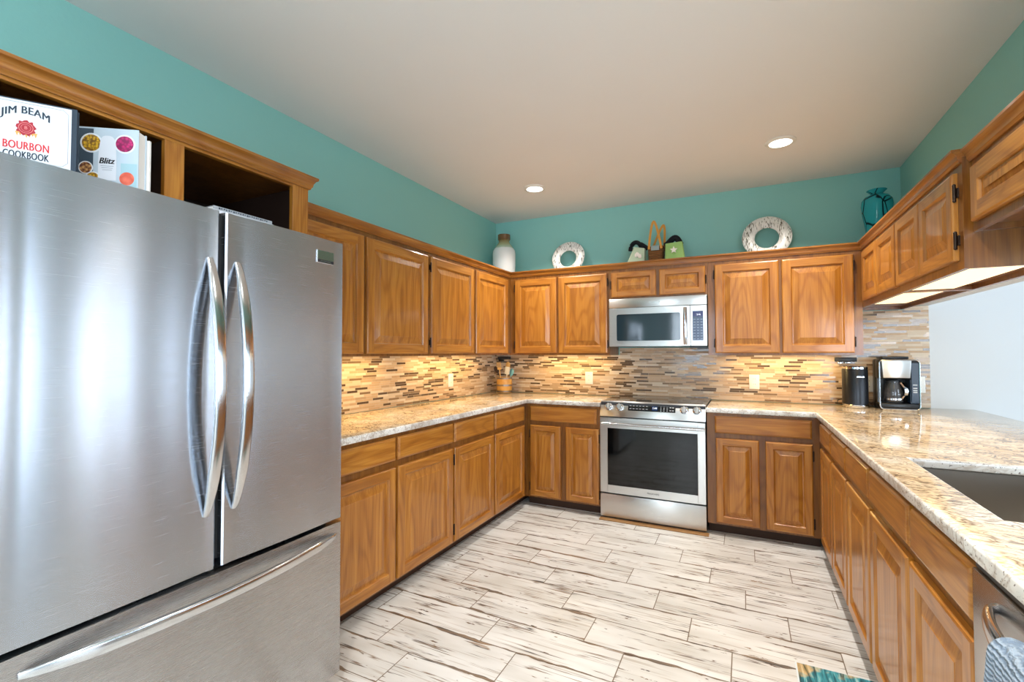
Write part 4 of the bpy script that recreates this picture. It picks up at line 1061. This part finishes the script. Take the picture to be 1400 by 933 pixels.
for yy, lean in ((BY - .068, -.01), (BY + .060, .05)):
    pts = []
    for k in range(25):
        t = k / 24; a_ = PI * (1 - t); q = 1 - abs(1 - 2 * t) ** 1.7
        pts.append((-.640 - .050 * (1 - 2 * t) + lean * .9 * q, yy + lean * q * .4, DK + .130 + .225 * q))
    def fr(i, pts=pts):
        p = Vector(pts[max(i - 1, 0)]); q = Vector(pts[min(i + 1, 24)]); t = (q - p).normalized(); v = Vector((0, 1, 0)); u = t.cross(v).normalized(); return u, v
    build('handle', G().sweep(pts, band, fr), STRAP, bk)
BLK = plain('black_fabric', srgb(10, 14, 20), .85)
def bag(cx, w0, w1, h, tilt, mat, label, flower, loop):
    y = BY - .035
    Mt = Matrix.Rotation(math.radians(tilt), 4, 'Y')
    z0 = DK + .002
    root = thing('hand_bag', label, 'bag', (cx, y, DK), 'small green bags on the cabinets')
    build('body', tapered((cx, y, z0), w0, .09, w1, .07, h, Mt), mat, root)
    c = Vector((cx, y, z0)) + Mt @ Vector((0, -.044, h * .62))
    g = G()
    if flower == 'star':
        pts = []
        for k in range(10):
            r = .030 if k % 2 == 0 else .013; a_ = PI / 2 + k * PI / 5; pts.append((c.x + r * math.cos(a_), c.z + r * math.sin(a_)))
        g.prism(pts, 1, c.y - .012, c.y - .002)
    else:
        for k in range(5): g.sphere((c.x - .012 + .009 * k, c.y - .004, c.z - .008 + .010 * math.sin(k * 1.3)), .014, (.7, .5, 1.3), n=10)
    build('flower' if flower == 'star' else 'shell', g, plain('bag_trim_white', srgb(246, 236, 226), .5), root)
    g = G(); top = Vector((cx, y, z0)) + Mt @ Vector((0, 0, h))
    if loop:
        g.tube([(top.x - .035 + .045 * math.cos(PI + PI * -k / 14) , top.y + .01, top.z - .012 + .068 * math.sin(PI * k / 14) ) for k in range(15)], .018, 10)
        g.tube([(top.x + .0 + .030 * k / 8 * 2, top.y + .02, top.z + .040 - .045 * (k / 8) ** 1.2) for k in range(9)], .018, 10)
    else:
        g.tube([(top.x - .075 + .125 * k / 14, top.y + .008, top.z - .012 + .058 * math.sin(PI * (k / 14) ** 1.6)) for k in range(15)], .024, 10)
    build('black_handle', g, BLK, root)
SAGE = plain('pale_sage_fabric', srgb(196, 212, 182), .85); GREEN = plain('spring_green_fabric', srgb(158, 196, 116), .85)
bag(-.800, .155, .090, .155, 12, SAGE, 'pale sage bag with a cream shell, leaning beside the woven basket', 'shell', True)
bag(-.488, .155, .130, .165, -3, GREEN, 'bright green bag with a white star flower beside the woven basket', 'star', False)

# teal glass vase
TG, nt, b = new_mat('teal_glass_with_streaks')
tc = N(nt, 'ShaderNodeTexCoord'); mp = N(nt, 'ShaderNodeVectorMath', operation='MULTIPLY'); mp.inputs[1].default_value = (13, 13, 6); L(nt, tc.outputs['Object'], mp.inputs[0])
vo = N(nt, 'ShaderNodeTexVoronoi', feature='DISTANCE_TO_EDGE'); vo.inputs['Scale'].default_value = 1; L(nt, mp.outputs[0], vo.inputs['Vector'])
L(nt, ramp(nt, vo.outputs['Distance'], [(0.0, srgb(6, 40, 52)), (0.022, srgb(6, 40, 52)), (0.045, srgb(60, 190, 200))]), b.inputs['Base Color'])
b.inputs['Roughness'].default_value = .06; b.inputs['Transmission Weight'].default_value = .3; b.inputs['IOR'].default_value = 1.3
tv = thing('glass_vase', 'teal glass vase with dark streaks in the corner above the peninsula cabinets', 'vase', (.835, 4.0, DK))
prof = [(0, .001), (.05, .001), (.056, .01), (.068, .14), (.084, .24), (.091, .30), (.087, .335), (.070, .360), (.045, .372), (.036, .378), (.036, .385), (.050, .398), (.058, .405), (.056, .407), (.046, .400), (.031, .386), (.031, .376), (.06, .35), (.080, .32), (.084, .29), (.06, .14), (.045, .012), (0, .010)]
build('body', G().lathe(prof, (.835, 4.0, DK), 40), TG, tv)

# ------------------------------------------------------------------ counter objects
CTZ = CT + .0006
WB, nt, b = new_mat('banded_wood'); tc = N(nt, 'ShaderNodeTexCoord'); nz = N(nt, 'ShaderNodeTexNoise'); nz.inputs['Scale'].default_value = 22; L(nt, tc.outputs['Object'], nz.inputs['Vector'])
L(nt, ramp(nt, nz.outputs[0], [(0.3, srgb(196, 136, 58)), (0.7, srgb(224, 176, 96))]), b.inputs['Base Color']); b.inputs['Roughness'].default_value = .4
cr = thing('utensil_crock', 'small wooden barrel crock with metal bands holding utensils in the tile corner', 'utensil crock', (-2.095, 4.055, CTZ))
build('barrel', G().lathe([(0, .001), (.066, .001), (.070, .01), (.077, .07), (.072, .145), (.070, .15), (.062, .15), (.062, .02), (0, .02)], (-2.095, 4.055, CTZ), 28), WB, cr)
BANDM = plain('band_metal', srgb(146, 132, 122), .35, .8)
for z in (.008, .066, .132): build('band', G().lathe([(.071 if z != .066 else .0755, 0), (.0735 if z != .066 else .0785, 0), (.0745 if z != .066 else .0785, .016), (.072 if z != .066 else .0755, .016)], (-2.095, 4.055, CTZ + z), 28), BANDM, cr)
SPW = plain('beech_spoon', srgb(222, 176, 104), .5); TURQ = plain('turquoise_silicone', srgb(110, 170, 176), .4); CREAM = plain('cream_plastic', srgb(232, 226, 208), .4)
def utensil(name, label, dx, dy, lx, ly, ln, mat, head):
    base = Vector((-2.095 + dx, 4.055 + dy, CTZ + .024)); d = Vector((lx, ly, 1)).normalized(); tip = base + d * ln
    g = G().cyl(base, tip, .0055, .0045, 10)
    R = frame_m(tip, d.cross(Vector((0, 1, 0))).normalized(), -d.cross(d.cross(Vector((0, 1, 0)))).normalized(), d)
    o = thing(name, label, 'utensil', base)
    build('shaft', g, mat, o)
    if head == 'spoon': hg = G().sphere((0, 0, .03), .03, (.8, .22, 1.25), M=R)
    elif head == 'fork':
        hg = G().box((-.022, -.004, 0), (.022, .004, .02), .003, 1, M=R)
        for k in range(4): hg.box((-.022 + k * .0127, -.003, .019), (-.016 + k * .0127, .003, .075), .002, 1, M=R)
    else: hg = G().box((-.025, -.004, 0), (.025, .004, .075), .006, 2, M=R)
    build('head', hg, mat, o)
utensil('wooden_fork', 'pale wooden slotted fork standing in the barrel crock', -.02, -.015, -.10, -.05, .20, SPW, 'fork')
utensil('wooden_spoon', 'pale wooden spoon standing in the barrel crock', .01, .02, .05, .06, .21, SPW, 'spoon')
utensil('spatula', 'cream flat spatula standing in the barrel crock', .02, -.02, .13, -.03, .155, CREAM, 'flat')
utensil('silicone_spoon', 'turquoise spoon standing in the barrel crock', .035, .0, .24, .02, .15, TURQ, 'spoon')
utensil('ladle', 'dark ladle leaning out of the barrel crock toward the wall', .030, .01, -.62, -.02, .20, plain('dark_nylon', srgb(60, 42, 36), .4), 'spoon')

# black canister
cn = thing('canister_grinder', 'tall black oval kitchen appliance with silver rims beside the coffee maker', 'kitchen appliance', (.705, 4.05, CTZ))
MATB = plain('satin_black', srgb(34, 37, 44), .32, .3)
cx, cy = .700, 4.06
build('body', G().lathe([(0, .022), (.074, .022), (.076, .025), (.076, .262), (.074, .266), (0, .266)], (cx, cy, CTZ), 40, sy=1.15), MATB, cn)
build('base_rim', G().lathe([(0, 0), (.077, 0), (.078, .003), (.078, .018), (.074, .0218), (0, .0218)], (cx, cy, CTZ), 40, sy=1.15), CHROME, cn)
build('lid', G().lathe([(.0, .2662), (.070, .2662), (.075, .269), (.074, .283), (.066, .290), (0, .291)], (cx, cy, CTZ), 40, sy=1.15), CHROME, cn)
cordp = [(cx - .060, cy + .06, CTZ + .05), (cx - .095, cy + .05, CTZ + .04), (cx - .100, cy + .055, CTZ + .012), (cx - .06, cy + .095, CTZ + .004), (cx + .05, cy + .10, CTZ + .004), (cx + .10, cy + .10, CTZ + .02)]
build('cord', G().tube(cordp, .0035, 8), BLACKP, cn)
M = frame_m((cx + .018, cy - .0878, CTZ + .215), (1, .0, 0), (0, 0, 1), (0, -1, 0))
g = G()
for k in range(6): g.box((-.021 + k * .0072, -.0035, -.0012), (-.0155 + k * .0072, .0035, .0012), M=M)
o = build('maker_mark', g, CHROME, cn); o['kind'] = 'stuff'
# wire hook strip hung on the tile above it
hk = thing('tile_rack', 'small dark metal holder on the tile under the wall cabinet above the black canister', 'holder', (.655, YB - .008, 1.235))
build('bar', G().box((.60, YB - .030, 1.232), (.735, YB - .0083, 1.262), .004), DGREY, hk)
build('clip', G().box((.615, YB - .042, 1.214), (.645, YB - .0083, 1.2315), .003).box((.66, YB - .038, 1.218), (.70, YB - .0083, 1.2315), .003), CHROME, hk)
hk2 = thing('tile_rack', 'small dark metal holder under the wall cabinet in the corner above the utensil crock', 'holder', (-2.15, YB - .008, 1.235))
build('bar', G().box((-2.22, YB - .05, 1.236), (-2.09, YB - .0083, 1.262), .004), DGREY, hk2)
build('clip', G().box((-2.205, YB - .06, 1.214), (-2.165, YB - .0083, 1.2355), .004), BLACKP, hk2)

# coffee maker
def coffee():
    x0, x1, y0, y1, z0 = .822, 1.038, 3.975, 4.165, CTZ; H = .345
    root = thing('coffee_maker', 'black drip coffee maker with brushed steel front on the counter', 'coffee maker', ((x0 + x1) / 2, (y0 + y1) / 2, z0))
    DB = plain('gloss_dark_blue_black', srgb(12, 34, 54), .2, 0, .3)
    BRN = plain('dark_brown_shell', srgb(44, 30, 24), .2)
    # C-shaped housing: back column, base, head
    g = G()
    g.box((x0, y0 + .11, z0 + .0), (x1, y1, z0 + H - .008), .012, 3)
    g.box((x0, y0, z0), (x1, y0 + .12, z0 + .042), .008, 2)
    g.box((x0, y0, z0 + .205), (x1, y0 + .12, z0 + H - .008), .010, 2)
    build('housing', g, BLACKP, root)
    build('control_column', G().box((x1 - .052, y0 + .002, z0 + .0425), (x1 - .001, y0 + .108, z0 + .2045), .003, 1), DB, root, 'glossy dark blue control column')
    build('side_panel', G().box((x0 + .002, y0 + .06, z0 + .0425), (x0 + .014, y0 + .108, z0 + .2045)), BLACKP, root)
    # chrome outline of the front
    pts = [(x, y0 - .003, z) for x, z in rrect(x0 + .001, x1 - .001, z0 + .002, z0 + H - .012, .022, 5)]
    build('front_trim', G().tube(pts, .004, 8, closed=True), CHROME, root)
    g = G(); cxm = (x0 + x1 - .045) / 2 + .006
    g.prism([(cxm - .072, z0 + .213), (cxm + .072, z0 + .213), (cxm + .080, z0 + H - .016), (cxm - .080, z0 + H - .016)], 1, y0 - .012, y0 - .0003, bev=.003)
    build('filter_front', g, STEEL_R, root, 'brushed steel filter basket front')
    build('front_column', G().box((x1 - .046, y0 - .006, z0 + .05), (x1 - .006, y0 - .0003, z0 + H - .03), .002, 1), DB, root)
    g = G()
    for k, z in enumerate((.165, .143, .128, .116)): g.box((x1 - .038, y0 - .0066, z0 + z), (x1 - .016, y0 - .0061, z0 + z + .006))
    build('buttons', g, plain('button_white', srgb(200, 206, 210), .4), root)
    build('lid', G().box((x0 + .02, y0 + .02, z0 + H - .0075), (x1 - .05, y1 - .02, z0 + H + .012), .006), BLACKP, root)
    # carafe
    cx_, cy_ = cxm - .004, y0 + .058
    CG = plain('carafe_glass', (.30, .30, .32, 1), .03, trans=.85)
    cf = thing('coffee_carafe', 'glass coffee carafe standing inside the coffee maker', 'carafe', (cx_, cy_, z0 + .0425))
    build('glass', G().lathe([(0, .001), (.048, .001), (.053, .01), (.055, .06), (.046, .115), (.040, .135), (.040, .142), (.036, .142), (.036, .13), (.050, .06), (.048, .012), (0, .008)], (cx_, cy_, z0 + .0425), 32), CG, cf)
    build('lid', G().lathe([(0, .1425), (.041, .1425), (.041, .152), (.03, .158), (0, .158)], (cx_, cy_, z0 + .0425), 24), BLACKP, cf)
    g = G().sweep([(cx_ + .036 + .022 * math.sin(PI * k / 12), cy_ - .036 - .020 * math.sin(PI * k / 12), z0 + .065 + .115 * k / 12) for k in range(13)], [(-.009, -.005), (.009, -.005), (.009, .005), (-.009, .005)])
    build('handle', g, CHROME, cf)
    build('band', G().lathe([(.0545, 0), (.0565, 0), (.0565, .012), (.0545, .012)], (cx_, cy_, z0 + .062), 32), CHROME, cf)
    build('cord', G().tube([(x0 + .03, y1 + .0, z0 + .03), (x0 - .01, y1 + .008, z0 + .02), (x0 - .04, y1 - .01, z0 + .035), (x0 - .035, y1 - .03, z0 + .006), (x0 - .005, y1 - .035, z0 + .005)], .0035, 8), BLACKP, root)
coffee()

# ------------------------------------------------------------------ floor mat
RUG, nt, b = new_mat('feather_print'); tc = N(nt, 'ShaderNodeTexCoord')
rot = N(nt, 'ShaderNodeMapping'); rot.inputs['Rotation'].default_value = (0, 0, .75); rot.inputs['Scale'].default_value = (60, 6, 1); L(nt, tc.outputs['Object'], rot.inputs[0])
n1 = N(nt, 'ShaderNodeTexNoise'); n1.inputs['Scale'].default_value = 1; n1.inputs['Detail'].default_value = 4; n1.inputs['Distortion'].default_value = 1.2; L(nt, rot.outputs[0], n1.inputs['Vector'])
n2 = N(nt, 'ShaderNodeTexNoise'); n2.inputs['Scale'].default_value = 9; n2.inputs['Detail'].default_value = 3; L(nt, tc.outputs['Object'], n2.inputs['Vector'])
c1 = ramp(nt, n1.outputs[0], [(0.30, srgb(10, 46, 50)), (0.46, srgb(16, 96, 108)), (0.58, srgb(60, 150, 160)), (0.68, srgb(150, 190, 186))])
c2 = ramp(nt, n1.outputs[0], [(0.35, srgb(70, 72, 40)), (0.5, srgb(190, 160, 110)), (0.65, srgb(208, 190, 150))])
L(nt, mixc(nt, ramp(nt, n2.outputs[0], [(0.50, (0, 0, 0, 1)), (0.58, (1, 1, 1, 1))]), c1, c2), b.inputs['Base Color']); b.inputs['Roughness'].default_value = .7
rm = thing('floor_mat', 'teal feather-printed mat on the plank floor by the sink cabinet', 'mat', (.32, 1.95, FZ))
build('print', G().box((.175, 1.66, FZ + .0052), (.470, 2.254, FZ + .0064)), RUG, rm)
build('backing', G().box((.169, 1.654, FZ + .0004), (.474, 2.260, FZ + .0051), .001, 1), plain('pale_mat_edge', srgb(214, 222, 226), .5), rm)
